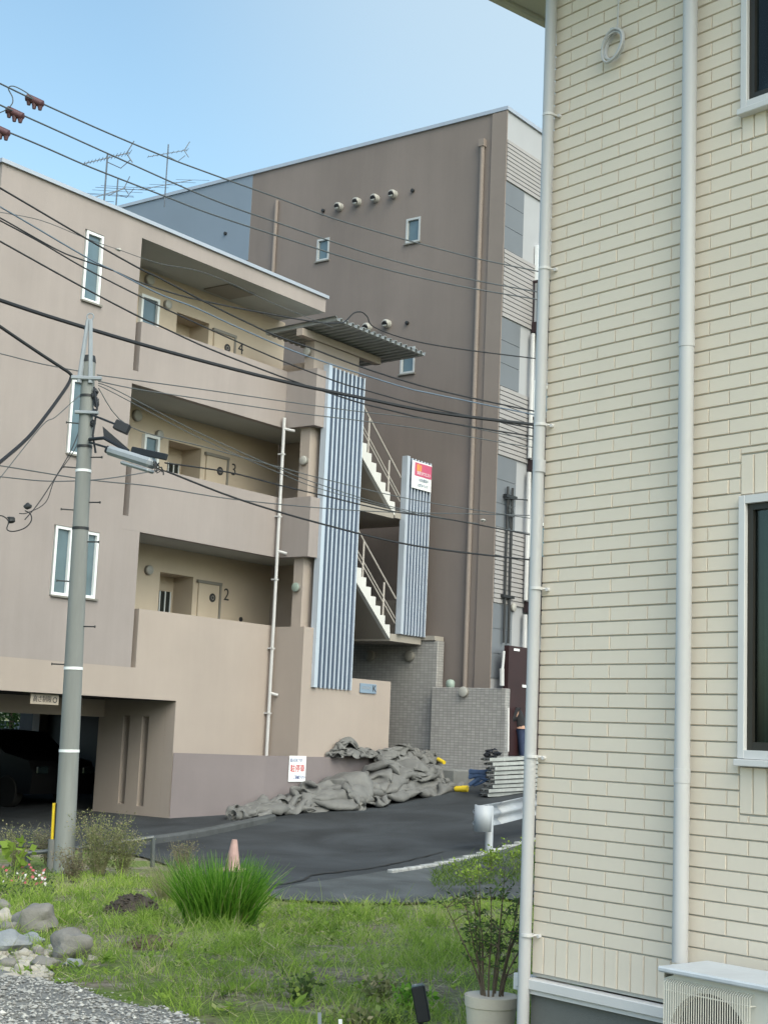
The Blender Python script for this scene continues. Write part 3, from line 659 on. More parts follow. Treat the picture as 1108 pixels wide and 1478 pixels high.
for zt, zb in ((14.28, 12.67), (11.05, 9.46), (7.86, 6.25), (4.54, 2.9)):
    m = MB(); n_ = 3; h_ = (zt-zb)/n_
    for i in range(n_): m.box(FL, DU+.01, 5.30, DN+.001, DN+.02, zb+i*h_+.012, zb+(i+1)*h_)
    build('grey_siding', m, M['grey_siding'], DB)
for k, zb in enumerate((11.0, 7.72, 4.45)):
    b_ = MB(); b_.box(FL, 5.75, 9.5, DN+.045, DN+.95, zb, zb+.16); B_ = build('balcony', b_, M['balcony'], DB)
    r = MB()
    r.box(FL, 5.75, 9.5, DN+.90, DN+.95, zb+1.20, zb+1.26); r.box(FL, 5.75, 5.80, DN+.05, DN+.95, zb+1.20, zb+1.26); r.box(FL, 5.75, 9.5, DN+.91, DN+.94, zb+.18, zb+.24)
    r.box(FL, 5.752, 5.79, DN+.05, DN+.94, zb+.16, zb+.25)
    for i in range(9): a = DN+.06+i*.105; r.box(FL, 5.76, 5.785, a, a+.03, zb+.2, zb+1.2)
    for i in range(34): a = 5.76+i*.11; r.box(FL, a, a+.03, DN+.915, DN+.935, zb+.2, zb+1.2)
    build('balcony_railing', r, M['balcony'], B_)
    FW_ = Frame(FL(0, DN, 0), FL.a, FL.b); window_part(FW_, 5.85, 7.7, -.02, zb+.2, zb+2.15, DB, .07, 'balcony_window', 'glass_blue', sill=False)
    d = MB(); d.tube([FL(5.70, DN+.12, zb-.05), FL(5.70, DN+.12, zb-1.0), FL(5.70, DN+.12, zb-3.0)], .05, 8); build('balcony_drain', d, M['pipe_white'], DB, smooth=True)
m = MB(); m.box(FL, 4.55, 6.2, DN+.3, DN+.42, 1.25, 3.62); pd_ = build('maroon_screen', m, M['maroon'], DB)
m = MB(); m.box(FL, 4.75, 4.98, DN+.421, DN+.43, 3.52, 3.57); m.box(FL, 5.15, 5.35, DN+.421, DN+.43, 2.74, 2.80); build('label_plate', m, M['sign_white'], pd_)
m = MB()
for u_ in (4.85, 5.05): m.tube([FL(u_, DN+.09, 7.2), FL(u_, DN+.09, 3.7)], .028, 6)
m.box(FL, 4.75, 5.2, DN+.03, DN+.13, 6.95, 7.02); m.box(FL, 4.75, 5.2, DN+.03, DN+.13, 4.7, 4.76)
build('conduit', m, M['darkmetal'], DB)
m = MB(); m.tube([on_n(724, 975, 3.0), on_n(727, 915+25, 3.0)], .03, 8); m.tube([on_n(724, 990, 3.0), on_n(724, 965, 3.0)], .05, 8); build('meter_pipe', m, M['pipe_white'], DB)
p = on_n(738, 877, DN); disc_lamp(p, FL.b, .1, DB)

# ---------------------------------------------------------------- cream sided house on the right
RH = thing('sided_house', 'two storey house in cream brick pattern siding with white downpipes at right', 'house', FH(0, 0, 0))
Z0, ZT, HU1 = .711, 5.62, 4.0
gw = (1.143, 2.95, 1.561, 2.654); uw = (1.141, 2.95, 4.375, 5.50)
m = MB()
Ph = lambda a, d, c: FH(a, -.008-d, c)
facade(m, Ph, 0, HU1, .53, ZT, [gw, uw], .08); m.quad(FH(0, -.008, .53), FH(0, -9, .53), FH(0, -9, ZT), FH(0, -.008, ZT))
build('wall', m, M['groove'], RH, recalc=True, label='cream siding wall in a brick pattern')
def panel_brick(m, a0, a1, c0, c1, e=.003, h=.002):
    if a1-a0 < .012 or c1-c0 < .01: return
    t = random.gauss(0, .0006)
    v = [FH(a0, -.008, c0), FH(a1, -.008, c0), FH(a1, -.008, c1), FH(a0, -.008, c1), FH(a0+e, h+t, c0+e), FH(a1-e, h+t, c0+e), FH(a1-e, h+t, c1-e*.6), FH(a0+e, h+t, c1-e*.6)]
    m.add(v, [(4, 5, 6, 7), (0, 1, 5, 4), (1, 2, 6, 5), (2, 3, 7, 6), (3, 0, 4, 7)], 0)
m = MB(); RHT, BW, G = .0653, .2155, .0040
hol = [(gw[0]-.006, gw[1], 1.335, 2.835), (uw[0]-.008, uw[1], 4.235, 5.65)]
r_ = 0; z = Z0
while z < ZT:
    a = .0 - (BW/2 if r_ % 2 else 0)
    while a < HU1:
        x0, x1 = max(a, .0), min(a+BW, HU1); c0, c1 = z+G*.75, z+RHT-G*.35
        segs = [(x0+G*.22, x1-G*.22)]
        for (h0, h1, g0, g1) in hol:
            if c0 < g1 and c1 > g0:
                old = segs
                segs = [s_ for (s0, s1) in segs for s_ in ((s0, min(s1, h0)), (max(s0, h1), s1)) if s_[1]-s_[0] > .01]
                for (s0, s1) in old:
                    k0_, k1_ = max(s0, h0+.002), min(s1, h1)
                    if k1_-k0_ > .01:
                        if g0-.003-c0 > .012: panel_brick(m, k0_, k1_, c0, g0-.003)
                        if c1-g1-.003 > .012: panel_brick(m, k0_, k1_, g1+.003, c1)
        for s0, s1 in segs: panel_brick(m, s0, s1, c0, c1)
        a += BW
    z += RHT; r_ += 1
def soldiers(m, a0, a1, c0, c1, w=.0722):
    k = max(1, round((a1-a0)/w)); w = (a1-a0)/k
    for i in range(k): panel_brick(m, a0+i*w+.0016, a0+(i+1)*w-.0016, c0, c1)
soldiers(m, .0, HU1, .545, Z0-.002)
soldiers(m, gw[0]-.004, gw[1], 2.662, 2.832, .066); soldiers(m, gw[0]-.004, gw[1], 1.338, 1.527, .066)
soldiers(m, uw[0]-.006, uw[1], 4.238, 4.362, .066)
build('siding', m, M['brick'], RH, recalc=True)
m = MB(); m.box(FH, -.06, HU1, -.02, .045, .475, .522, bev=.004); m.box(FH, -.06, 0, -4, -.021, .475, .522); m.box(FH, -.055, HU1, -.02, .030, .455, .4745); m.box(FH, -.10, -.0601, -.05, .02, .455, .53, bev=.004)
build('base_flashing', m, M['white'], RH)
m = MB(); m.box(FH, .0, HU1, -.05, -.0, -.5, .4545); m.box(FH, .0, .05, -9, -.051, -.5, .4545); build('foundation', m, M['found'], RH)
def house_window(a0, a1, z0, z1):
    w = MB(); f = .034
    w.box(FH, a0, a0+f, -.03, .024, z0, z1, bev=.003); w.box(FH, a1-f, a1, -.03, .024, z0, z1); w.box(FH, a0+f, a1-f, -.03, .023, z1-f, z1); w.box(FH, a0+f, a1-f, -.03, .023, z0, z0+f*1.05)
    w.box(FH, a0-.004, a1, -.02, .045, z0-.030, z0-.002, bev=.003)
    W_ = build('window', w, M['frame_white'] if 0 else M['white'], RH)
    s_ = MB(); g = .027
    for (b0, b1, dd) in ((a0+f, (a0+a1)/2+.03, .004), ((a0+a1)/2-.03, a1-f, -.028)):
        s_.box(FH, b0, b0+g, dd-.03, dd, z0+f, z1-f); s_.box(FH, b1-g, b1, dd-.03, dd, z0+f, z1-f); s_.box(FH, b0+g, b1-g, dd-.03, dd-.001, z0+f, z0+f+g*1.3); s_.box(FH, b0+g, b1-g, dd-.03, dd-.001, z1-f-g, z1-f)
    build('sash', s_, M['sash'], W_)
    p = MB(); p.box(FH, a0+f, a1-f, -.018, -.013, z0+f, z1-f); build('pane', p, M['hglass'], W_)
    c = MB(); n = 110; vs = []
    for i in range(n+1):
        a = a0-.5+(a1-a0+.6)*i/n; d = -.115+.016*sin(i*1.35)+.008*sin(i*.5); vs += [FH(a, d, z0-.1), FH(a, d, z1-.02)]
    c.add(vs, [(2*i, 2*i+2, 2*i+3, 2*i+1) for i in range(n)]); build('curtain', c, M['curtain'], W_, smooth=True, recalc=False)
    rm = MB(); rm.box(FH, a0-.2, a1+.2, -1.5, -.22, z0-.2, z1+.2); 
def hg():
    m = bpy.data.materials.new('clear_window_glass'); m.use_nodes = True; t = m.node_tree; t.nodes.clear(); L = t.links.new
    o = t.nodes.new('ShaderNodeOutputMaterial'); tr = t.nodes.new('ShaderNodeBsdfTransparent'); tr.inputs[0].default_value = (.62, .70, .68, 1); g = t.nodes.new('ShaderNodeBsdfGlossy'); g.inputs['Roughness'].default_value = .02
    f = t.nodes.new('ShaderNodeFresnel'); f.inputs[0].default_value = 1.5; mx = t.nodes.new('ShaderNodeMixShader'); L(f.outputs[0], mx.inputs[0]); L(tr.outputs[0], mx.inputs[1]); L(g.outputs[0], mx.inputs[2]); L(mx.outputs[0], o.inputs[0]); return m
M['hglass'] = hg()
house_window(*gw); house_window(*uw)
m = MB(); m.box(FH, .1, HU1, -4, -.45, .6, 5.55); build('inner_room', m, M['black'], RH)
# downpipes
def downpipe(a, d, r, z0, z1, joints, brk, name='downpipe', lean=0):
    m = MB(); m.tube([FH(a-lean, d, z0), FH(a, d, z1)], r, 18)
    for z in joints: m.lathe(FH(a, d, z), (0, 0, 1), [(-.03, r), (-.029, r*1.07), (.029, r*1.07), (.03, r)], 18)
    P_ = build(name, m, M['pipe_white'], RH, smooth=True)
    for z in brk:
        b = MB(); b.lathe(FH(a, d, z), (0, 0, 1), [(-.007, r*1.09), (.007, r*1.09)], 18); b.tube([FH(a+r*.6, d, z), FH(a+r+.006, .0, z)], .005, 6); b.lathe(FH(a+r+.012, .0, z-.004), FH.b, [(0, .009), (.018, .009)], 8); build('pipe_bracket', b, M['white'], P_)
    return P_
def zh(px, py): return FH.inv(on_n(px, py, .06, FH)).z
downpipe(.008, .046, .0285, .02, 5.62, [zh(780, 672)], [zh(793, 163), zh(789, 385), zh(778, 612), zh(770, 849), zh(766, 1092), zh(757, 1350)], lean=.013)
b_ = [zh(990, 492), zh(985, 1120)]
downpipe(.894, .062, .0335, .72, 5.62, b_, [])
# eave on the far side, seen from below
m = MB(); m.box(FH, -.56, HU1+1, -9, .55, 5.625, 5.66); E_ = build('eave', m, M['eave'], RH)
m = MB(); m.box(FH, -.62, -.561, -9, .6, 5.60, 5.74, bev=.01); build('fascia', m, M['eave'], E_)
m = MB(); m.prism([FH(-.62, .6, 5.745), FH(2.5, .6, 6.9), FH(6, .6, 5.745)], -FH.b*9.6); build('roof', m, M['roof'], RH)
# coil of spare cable on the wall
m = MB(); cc = FH.inv(on_n(887, 68, .02, FH))
for k in range(5):
    o = Vector((random.gauss(0, .006), 0, random.gauss(0, .006))); rr = .062+random.gauss(0, .004); pts = []
    for i in range(29):
        t_ = 2*pi*i/28; pts.append(FH(cc.x+o.x+rr*.92*cos(t_)+.012*sin(t_), .022+.006*k+.004*sin(t_*2+k), cc.z+o.z+rr*1.15*sin(t_)))
    m.tube(pts, .0055, 6, cap=False)
m.tube([FH(cc.x+.012, .03, cc.z+.07), FH(cc.x+.016, .02, cc.z+.12), FH(cc.x+.02, .012, cc.z+.9)], .004, 6)
m.box(FH, cc.x-.02, cc.x+.0, .0, .035, cc.z+.075, cc.z+.10)
tag(build('cable_coil', m, M['pipe_white'], smooth=True, loc=FH(cc.x, 0, cc.z)), 'coil of pale spare cable hanging on the cream siding', 'cable')
# air conditioner outdoor unit
ac0, ac1, an0, an1, az0, az1 = 1.055, 1.84, .09, .365, .16, .728
AC = thing('air_conditioner', 'cream outdoor air conditioner unit with wire fan guard by the wall', 'air conditioner', FH(1.4, .24, .05))
m = MB(); ops = [(ac0+.28-.22, ac0+.28+.22, az0+.04, az1-.07)]
m.box(FH, ac0, ac1, an0, an1-.05, az0, az1-.002, bev=.012)
Pa = lambda a, d, c: FH(a, an1-d, c)
cx, cz_, R_ = ac0+.215, .488, .188
nf = 32; ring = [FH(cx+R_*cos(2*pi*i/nf), an1, cz_+R_*sin(2*pi*i/nf)) for i in range(nf)]; rec = [FH(cx+R_*.97*cos(2*pi*i/nf), an1-.045, cz_+R_*.97*sin(2*pi*i/nf)) for i in range(nf)]
out = []
for i in range(nf):
    t_ = 2*pi*i/nf; c_, s_ = cos(t_), sin(t_); k = 1e9
    if c_ > 1e-6: k = min(k, (ac1-cx)/c_)
    if c_ < -1e-6: k = min(k, (ac0-cx)/c_)
    if s_ > 1e-6: k = min(k, (az1-.004-cz_)/s_)
    if s_ < -1e-6: k = min(k, (az0-cz_)/s_)
    out.append(FH(cx+k*c_, an1, cz_+k*s_))
m.add(ring+rec+out, [(i, (i+1) % nf, nf+(i+1) % nf, nf+i) for i in range(nf)]+[(2*nf+i, 2*nf+(i+1) % nf, (i+1) % nf, i) for i in range(nf)])
for sa in (ac0, ac1-.001): m.quad(FH(sa, an1-.06, az0), FH(sa, an1, az0), FH(sa, an1, az1-.004), FH(sa, an1-.06, az1-.004))
build('casing', m, M['ac'], AC, recalc=True)
m = MB(); m.box(FH, ac0-.008, ac1+.008, an0-.008, an1+.035, az1, az1+.022, bev=.006); build('top_cover', m, M['ac_white'], AC)
m = MB(); m.lathe(FH(cx, an1-.046, cz_), FH.b, [(-.003, R_*.98), (0, R_*.98), (.0005, .01)], 30); fn = build('fan', m, M['black'], AC)
m = MB(); m.lathe(FH(cx, an1-.044, cz_), FH.b, [(0, .06), (.02, .055), (.022, .01)], 16)
for k in range(3):
    a = 2*pi*k/3; pts = []
    for (rr, aa) in ((.05, -.2), (.165, -.45), (.172, .15), (.06, .5)): pts.append(FH(cx+rr*cos(a+aa), an1-.038+.014*(aa > 0), cz_+rr*sin(a+aa)))
    m.add(pts, [(0, 1, 2, 3)])
build('fan_blades', m, M['darkmetal'], fn, recalc=False)
m = MB(); gx0, gx1, gz0, gz1 = ac0+.018, ac0+.415, az0+.02, az1-.035
k = 36
for i in range(k+1): a = gx0+(gx1-gx0)*i/k; m.tube([FH(a, an1+.022, gz0), FH(a, an1+.022, gz1), FH(a, an1+.0, gz1+.012)], .0023, 5)
for z_ in np.linspace(gz0, gz1-.03, 5): m.tube([FH(gx0, an1+.018, z_), FH(gx1, an1+.018, z_), FH(gx1+.01, an1, z_)], .003, 5)
build('fan_guard', m, M['ac'], AC)
m = MB()
for a in (ac0+.1, ac1-.2): m.box(FH, a, a+.1, an0-.02, an1+.04, .0, az0-.002, bev=.01)
build('foot', m, M['concrete'], AC)

# ---------------------------------------------------------------- things on and around the road
# utility pole
pb = gp(91, 1258); tip = at(128.5, 520, pb.y)
PZ = pb.z
UP = thing('utility_pole', 'grey concrete utility pole with steel top bracket and step bolts', 'utility pole', pb)
ax = (tip-pb).normalized()
def pp(t): return pb + (tip-pb)*t
PL = (tip-pb).length
def pt_px(py):
    """fraction along the pole at image height py"""
    lo, hi = -.1, 1.3
    for _ in range(40):
        mid = (lo+hi)/2; q = pp(mid)-CAM; y = 739-FPX*q.dot(UPV)/q.dot(FW)
        if y > py: lo = mid
        else: hi = mid
    return lo
m = MB(); r0, r1 = .138, .088; pr = lambda t: r0+(r1-r0)*t
m.tube([pp(t) for t in (-.05, 0, .25, .5, .75, 1.0)], [pr(t) for t in (-.05, 0, .25, .5, .75, 1.0)], 20); build('shaft', m, M['pole'], UP, smooth=True)
for py in (572, 597, 645, 680, 763, 965, 1084): 
    t = pt_px(py); m = MB(); m.tube([pp(t)-ax*.018, pp(t)+ax*.018], pr(t)+.006, 20); build('band', m, M['sign_white'] if py in (965, 1084, 680, 597) else M['darkmetal'], UP, smooth=True)
for i, py in enumerate((612, 660, 676, 725, 737, 782, 840, 904, 960)):
    t = pt_px(py); s_ = 1 if i % 2 else -1; d = Vector((s_, -.25, 0)).normalized(); m = MB(); m.tube([pp(t)+d*pr(t)*.9, pp(t)+d*(pr(t)+.15)], .009, 6); m.tube([pp(t)+d*(pr(t)+.15), pp(t)+d*(pr(t)+.165)], .016, 6); build('step_bolt', m, M['darkmetal'], UP)
m = MB(); ap = at(130, 462, pb.y)
for dx in (-.10, .05):
    m.tube([pp(.95)+Vector((dx, -.09, 0)), ap+Vector((dx*.25, -.02, 0))], [.034, .026], 6)
m.tube([pp(.96)+Vector((-.2, -.10, 0)), pp(.96)+Vector((.2, -.10, 0))], .03, 6); m.tube([pp(.89)+Vector((-.13, -.10, 0)), pp(.89)+Vector((.18, -.10, 0))], .026, 6)
ri = []
for i in range(15): a = 2*pi*i/14; ri.append(ap+Vector((.045*cos(a), 0, .05+.045*sin(a))))
m.tube(ri, .01, 6, cap=False); build('top_bracket', m, M['lamp_body'], UP)
m = MB(); m.tube([pp(1.0)-ax*.03, pp(1.0)+ax*.06], [.095, .08], 16); build('pole_cap', m, M['darkmetal'], UP)
m = MB(); t = pt_px(597); 
for k in range(9): m.blob(pp(t+.03*random.gauss(0, 1)*.3)+Vector((.09+random.uniform(0, .06), -.06, random.uniform(-.15, .25))), .035, .03, .05, k, .3, 1.5, 8, 6)
pts = [pp(pt_px(560))+Vector((.1, -.08, 0)), pp(pt_px(590))+Vector((.16, -.1, 0)), pp(pt_px(630))+Vector((.12, -.1, 0)), pp(pt_px(655))+Vector((.17, -.1, 0))]; m.tube(pts, .014, 6)
build('cable_clamp', m, M['black'], UP)
m = MB(); a = pp(pt_px(1165)); b = pp(pt_px(1215)); m.tube([pp(pt_px(1160))+Vector((-.15, -.04, 0)), pp(pt_px(1216))+Vector((-.15, -.04, 0))], .021, 8); yg = build('yellow_guard', m, M['yellow'], UP)
m = MB(); m.tube([pp(pt_px(1160))+Vector((-.105, -.06, 0)), pp(pt_px(1216))+Vector((-.105, -.06, 0))], .02, 8); build('black_guard', m, M['black'], UP)
m = MB(); m.tube([pp(pt_px(1212))+Vector((-.145, -.04, 0)), pp(pt_px(1258))+Vector((-.145, -.04, 0))], .055, 10); build('conduit', m, M['concrete'], UP, smooth=True)
# street lamp on the pole
D0 = pb.y-.35
LP = thing('street_lamp', 'grey street lamp with black control box on an arm of the pole', 'street lamp', at(190, 660, D0))
def bx(P0, P1, w, h, bev=.3):
    """rounded bar from P0 to P1"""
    d = (P1-P0); L_ = d.length; d.normalize(); s_ = d.cross(Vector((0, 0, 1))).normalized(); u_ = s_.cross(d); F = Frame(P0, d, s_, u_)
    mm = MB(); mm.box(F, 0, L_, -w/2, w/2, -h/2, h/2, bev=bev); return mm
A_, B_ = at(158, 650, D0), at(222, 670, D0-.28)
hd = bx(A_, B_, .22, .13, .04); build('lamp_housing', hd, M['lamp_body'], LP)
m = bx(at(156, 649, D0), at(161, 651, D0-.02), .19, .10, .02); build('lamp_end', m, M['black'], LP)
m = bx(at(178, 661, D0-.1)-Vector((0, 0, .065)), at(219, 674, D0-.28)-Vector((0, 0, .06)), .17, .05, .02); build('lamp_diffuser', m, M['lamp_body'], LP)
m = bx(at(190, 649, D0-.18), at(241, 660, D0-.35), .05, .085, .01); build('ballast_box', m, M['black'], LP)
m = bx(at(166, 612, D0), at(186, 621, D0), .12, .13, .01); build('control_box', m, M['black'], LP)
m = MB(); m.tube([pp(pt_px(636))+Vector((.08, -.1, 0)), at(150, 632, D0), at(185, 651, D0-.15)], .024, 8); m.tube([pp(pt_px(600))+Vector((.08, -.1, 0)), at(166, 612, D0)], .014, 6)
m.prism([at(148, 615, D0), at(188, 650, D0), at(150, 634, D0)], Vector((0, .03, 0))); m.tube([pp(pt_px(640))+Vector((.08, -.1, 0)), at(155, 646, D0)], .014, 6)
build('lamp_arm', m, M['black'], LP)
m = MB()
for k in range(4):
    pts = [at(218+4*k, 668+2*k, D0-.28)+Vector((0, 0, .0))]
    for i in range(5): pts.append(at(222+4*i+random.gauss(0, 3), 672+3*i+random.gauss(0, 3.5), D0-.3))
    m.tube(pts, .009, 5)
build('lamp_wiring', m, M['wire'], LP)

# wires
def wire(pts, d0, d1, r, mt, label, x0=0, x1=765, cat='wire', group='overhead wires', name='overhead_wire', sub=5):
    xs_ = [p[0] for p in pts]; P = []
    for i, (x, y) in enumerate(pts): P.append(at(x, y, d0+(d1-d0)*(x-x0)/(x1-x0)))
    Q = []
    n = len(P)
    for i in range(n-1):          # Catmull-Rom through the points
        p0, p1, p2, p3 = P[max(i-1, 0)], P[i], P[i+1], P[min(i+2, n-1)]
        for k in range(sub):
            t = k/sub; Q.append(.5*((2*p1)+(p2-p0)*t+(2*p0-5*p1+4*p2-p3)*t*t+(3*p1-p0-3*p2+p3)*t**3))
    Q.append(P[-1]); m = MB(); m.tube(Q, r*.78, 6); mid = P[len(P)//2]
    return tag(build(name, m, M[mt], smooth=True, loc=mid), label, cat, group)
HV = [([(-30, 106), (0, 120), (50, 144), (150, 189), (236, 225), (300, 249), (400, 285), (500, 321), (660, 366), (760, 388), (860, 408)], 'topmost overhead wire with a brown sleeve, crossing the sky to the brown block', (50, 145)),
      ([(-30, 137), (0, 151), (22, 161), (80, 187), (173, 229), (300, 285), (400, 321), (540, 368), (660, 399), (764, 419), (860, 436)], 'second overhead wire from the top, with a brown sleeve near the left edge', (21.5, 163)),
      ([(-30, 178), (0, 188), (11, 190), (64, 212), (133, 242), (238, 283), (300, 307), (400, 340), (540, 384), (660, 412), (764, 430), (860, 445)], 'third overhead wire from the top, its brown sleeve cut by the left edge', (1, 188))]
for pts, lab, (ix, iy) in HV:
    wire(pts, 18, 27, .016, 'wire_grey', lab)
    D_ = 18+9*ix/765; c0, c1 = at(ix-13, iy-6, D_), at(ix+13, iy+6, D_); ia = thing('insulator', {50: 'brown insulating sleeve on the topmost overhead wire', 21.5: 'brown insulating sleeve on the second overhead wire', 1: 'brown insulating sleeve cut by the left edge on the third wire'}[ix], 'insulator', at(ix, iy, D_), 0, 'wire sleeves')
    m = MB(); d = c1-c0
    m.tube([c0, c0+d*.08, c0+d*.92, c1], [.025, .055, .055, .025], 10)
    build('sleeve', m, M['insul'], ia, smooth=True)
    m = MB()
    for t in (.2, .5, .82): q = c0+d*t; m.tube([q-Vector((0, 0, .03)), q-Vector((.0, 0, .115 if t == .5 else .095))], [.04, .024], 8)
    build('sleeve_skirt', m, M['insul'], ia, smooth=True)
wire([(48, 142), (38, 133), (20, 124), (12, 127), (18, 140), (17, 150), (5, 160), (-20, 168)], 18.2, 18.2, .01, 'wire_grey', 'loose looped jumper wire between the two upper wires at left', cat='wire')
W = [
 ([(-30, 255), (0, 271), (121, 342), (199, 386), (230, 401), (295, 435), (356, 465), (400, 485), (448, 502), (531, 533), (628, 562), (764, 592), (860, 610)], .019, 'wire', 'black cable passing in front of the tall top floor window and on to the canopy'),
 ([(-30, 284), (0, 298), (121, 369), (167, 392), (230, 424), (282, 444), (347, 474), (430, 509), (527, 541.5), (587, 560), (628, 569), (764, 597), (860, 615)], .016, 'wire_blue', 'blue-grey twisted cable crossing the tops of both ribbed panels'),
 ([(-30, 300), (0, 314), (80, 359), (119, 375), (165, 391), (204, 408), (260, 426), (316, 439), (356, 447), (455, 464.5), (490, 466), (500, 462), (510, 452), (521, 450), (530, 457), (540, 472), (590, 490), (660, 503), (770, 517), (860, 528)], .015, 'wire', 'cable that loops up over the corrugated canopy'),
 ([(-30, 302), (0, 318), (56, 348), (121, 386), (197, 425), (240, 446), (320, 483), (410, 522), (484, 550), (527, 563), (628, 590), (764, 617), (860, 633)], .016, 'wire', 'cable just above the thickest trunk cable over the top parapet'),
 ([(-30, 332), (0, 348), (117, 413), (199, 456), (230, 470), (304, 504), (415, 547), (484, 570), (522, 582), (571, 594), (628, 607), (764, 629), (860, 642)], .018, 'wire', 'cable that meets the thickest trunk cable above the ribbed panel'),
 ([(-30, 423), (0, 433), (85, 461), (230, 504), (399, 548), (531, 576), (628, 595), (764, 612), (860, 622)], .038, 'wire', 'thickest black trunk cable sweeping across both buildings'),
 ([(140, 541), (300, 563), (430, 582), (527, 595), (628, 607), (764, 634), (860, 648)], .011, 'wire_grey', 'thin wire from the pole top along the upper parapet, the higher of two'),
 ([(142, 550), (200, 562), (300, 577), (430, 596), (527, 608), (628, 622), (764, 645), (860, 655)], .011, 'wire_grey', 'thin wire from the pole top along the upper parapet, the lower of two'),
 ([(142, 553), (170, 564), (284, 623), (406, 678), (470, 702), (560, 730), (660, 752), (764, 770)], .010, 'wire_grey', 'thin wire fanning down from the pole across the third floor soffit'),
 ([(142, 556), (170, 570), (284, 630), (406, 684), (470, 708), (600, 742), (690, 756)], .009, 'wire_grey', 'thinnest wire fanning down from the pole, just under its twin on the soffit'),
 ([(142, 560), (186, 615), (295, 645), (406, 675), (470, 692), (600, 722), (764, 748)], .010, 'wire_grey', 'thin wire passing behind the control box and the floor number three'),
 ([(238, 668), (332, 682), (406, 701), (470, 716), (560, 737), (650, 750), (764, 772)], .015, 'wire', 'black cable running right from the street lamp past the drain pipe'),
 ([(240, 680), (343, 720), (460, 755), (600, 788), (764, 808), (860, 818)], .02, 'wire', 'lowest black cable sagging from the street lamp to the downpipe'),
 ([(-30, 668), (0, 672), (110, 690), (160, 696), (220, 702), (332, 720), (460, 733), (560, 739), (690, 742), (764, 744)], .011, 'wire_grey', 'thin level wire crossing the pole and the third floor parapet'),
 ([(-30, 686), (0, 688), (60, 694), (110, 694), (160, 690), (232, 678)], .010, 'wire_grey', 'slack thin wire from the left edge up to the street lamp'),
 ([(-30, 302), (0, 306), (60, 318), (125, 344), (171, 360), (230, 380), (300, 395), (400, 440), (480, 472)], .007, 'wire_grey', 'very faint wire with a clear connector beside the tall window'),
 ([(-30, 503), (0, 510), (60, 525), (128, 538)], .010, 'wire_grey', 'thin wire from the left edge to the pole top'),
 ([(-30, 450), (0, 471), (50, 505), (85, 528), (101, 539), (102, 546), (95, 560), (70, 595), (40, 632), (0, 667), (-30, 690)], .033, 'wire', 'thick black cable bent into a sharp elbow at the left of the pole'),
 ([(128, 560), (110, 575), (80, 602), (60, 615), (0, 690), (-30, 725)], .009, 'wire_grey', 'thin wire slanting down left from behind the pole'),
 ([(126, 575), (118, 610), (100, 655), (60, 720), (36, 750)], .010, 'wire', 'drop wire curving from the pole to the clamps on the wall'),
 ([(128, 570), (112, 640), (80, 690), (66, 725), (40, 740), (28, 741)], .008, 'wire', 'thinner drop wire hanging just right of the curved one'),
]
for pts, r, mt_, lab in W: wire(pts, 19.3, 26.5, r, mt_, lab)
wire([(-25, 748), (0, 744), (12, 752), (10, 764), (20, 767), (36, 762), (45, 752), (44, 742), (36, 737)], 19.5, 19.9, .010, 'wire', 'small loop of slack wire at the left edge by the paired windows', cat='wire')
for px, py, lab in ((16, 750, 'dark wire clamp on the looped slack wire at the left edge'), (40, 731, 'dark wire clamp where the drop wires end on the wall')):
    m = MB(); m.blob(at(px, py, 19.6), .055, .045, .04, px, .3, 1.5, 8, 6); tag(build('wire_clamp', m, M['darkmetal'], smooth=True, loc=at(px, py, 19.6)), lab, 'clamp')
m = MB(); m.blob(at(171, 360, 21), .045, .03, .025, 3, .2, 1.5, 8, 6); tag(build('wire_connector', m, M['lampglass'], smooth=True, loc=at(171, 360, 21)), 'clear connector on the faint wire beside the tall window', 'connector')
m = MB(); m.blob(at(697, 751, 25.8), .05, .04, .03, 5, .25, 1.5, 8, 6); 
tag(build('wire_connector', m, M['lampglass'], smooth=True, loc=at(697, 751, 25.8)), 'pale connector on the thin wires in front of the brown block', 'connector')
CB = thing('cable_bracket', 'tangle of dark cables and bracket on the far siding by the downpipe', 'cable bracket', on_n(738, 742, 2.5)); m = MB(); c_ = on_n(738, 735, 2.5)
m.tube([on_n(727, 719, 2.45), on_n(765, 722, 2.45)], .014, 6); m.tube([on_n(735, 722, 2.45), on_n(736, 762, 2.45)], .022, 6); build('bracket_arm', m, M['darkmetal'], CB)
for k in range(5):
    pts = [c_+FL.a*.14*cos(k*1.3+i*.9)*(.6+.1*k)+Vector((0, 0, .13*sin(k*.7+i*1.1)-.05)) for i in range(6)]; m = MB(); m.tube(pts, .007, 5); build('cable_loop', m, M['wire_grey'], CB, smooth=True)
# antennas
def antenna(base, h, label, spec):
    T = thing('tv_antenna', label, 'antenna', base, 0, 'roof antennas')
    m = MB(); m.tube([base-Vector((0, 0, .2)), base+Vector((0, 0, h))], .018, 6); build('mast', m, M['antenna'], T)
    for (z, bd, L_, ne, el, ed) in spec:
        m = MB(); bd = Vector(bd).normalized(); c = base+Vector((0, 0, z)); ed = Vector(ed).normalized(); m.tube([c-bd*L_*.5, c+bd*L_*.5], .011, 6)
        for i in range(ne): q = c+bd*(L_*(i/(ne-1)-.5)); k = el*(1 if ne < 6 else (.8+.35*i/ne)); m.tube([q-ed*k*.5, q+ed*k*.5], .005, 5)
        build('yagi', m, M['antenna'], T)
    m = MB(); c = base+Vector((0, 0, spec[0][0])); bd = Vector(spec[0][1]).normalized(); q = c+bd*spec[0][2]*.42
    for s_ in (-1, 1): m.tube([q+Vector((0, 0, .0)), q+bd*.14+Vector((0, 0, .22*s_))], .012, 6)
    pts = [c+Vector((0, 0, -.08)), c+bd*.3-Vector((0, 0, .28)), c+bd*.5-Vector((0, 0, .15))]; m.tube(pts, .01, 5); build('reflector', m, M['antenna'], T)
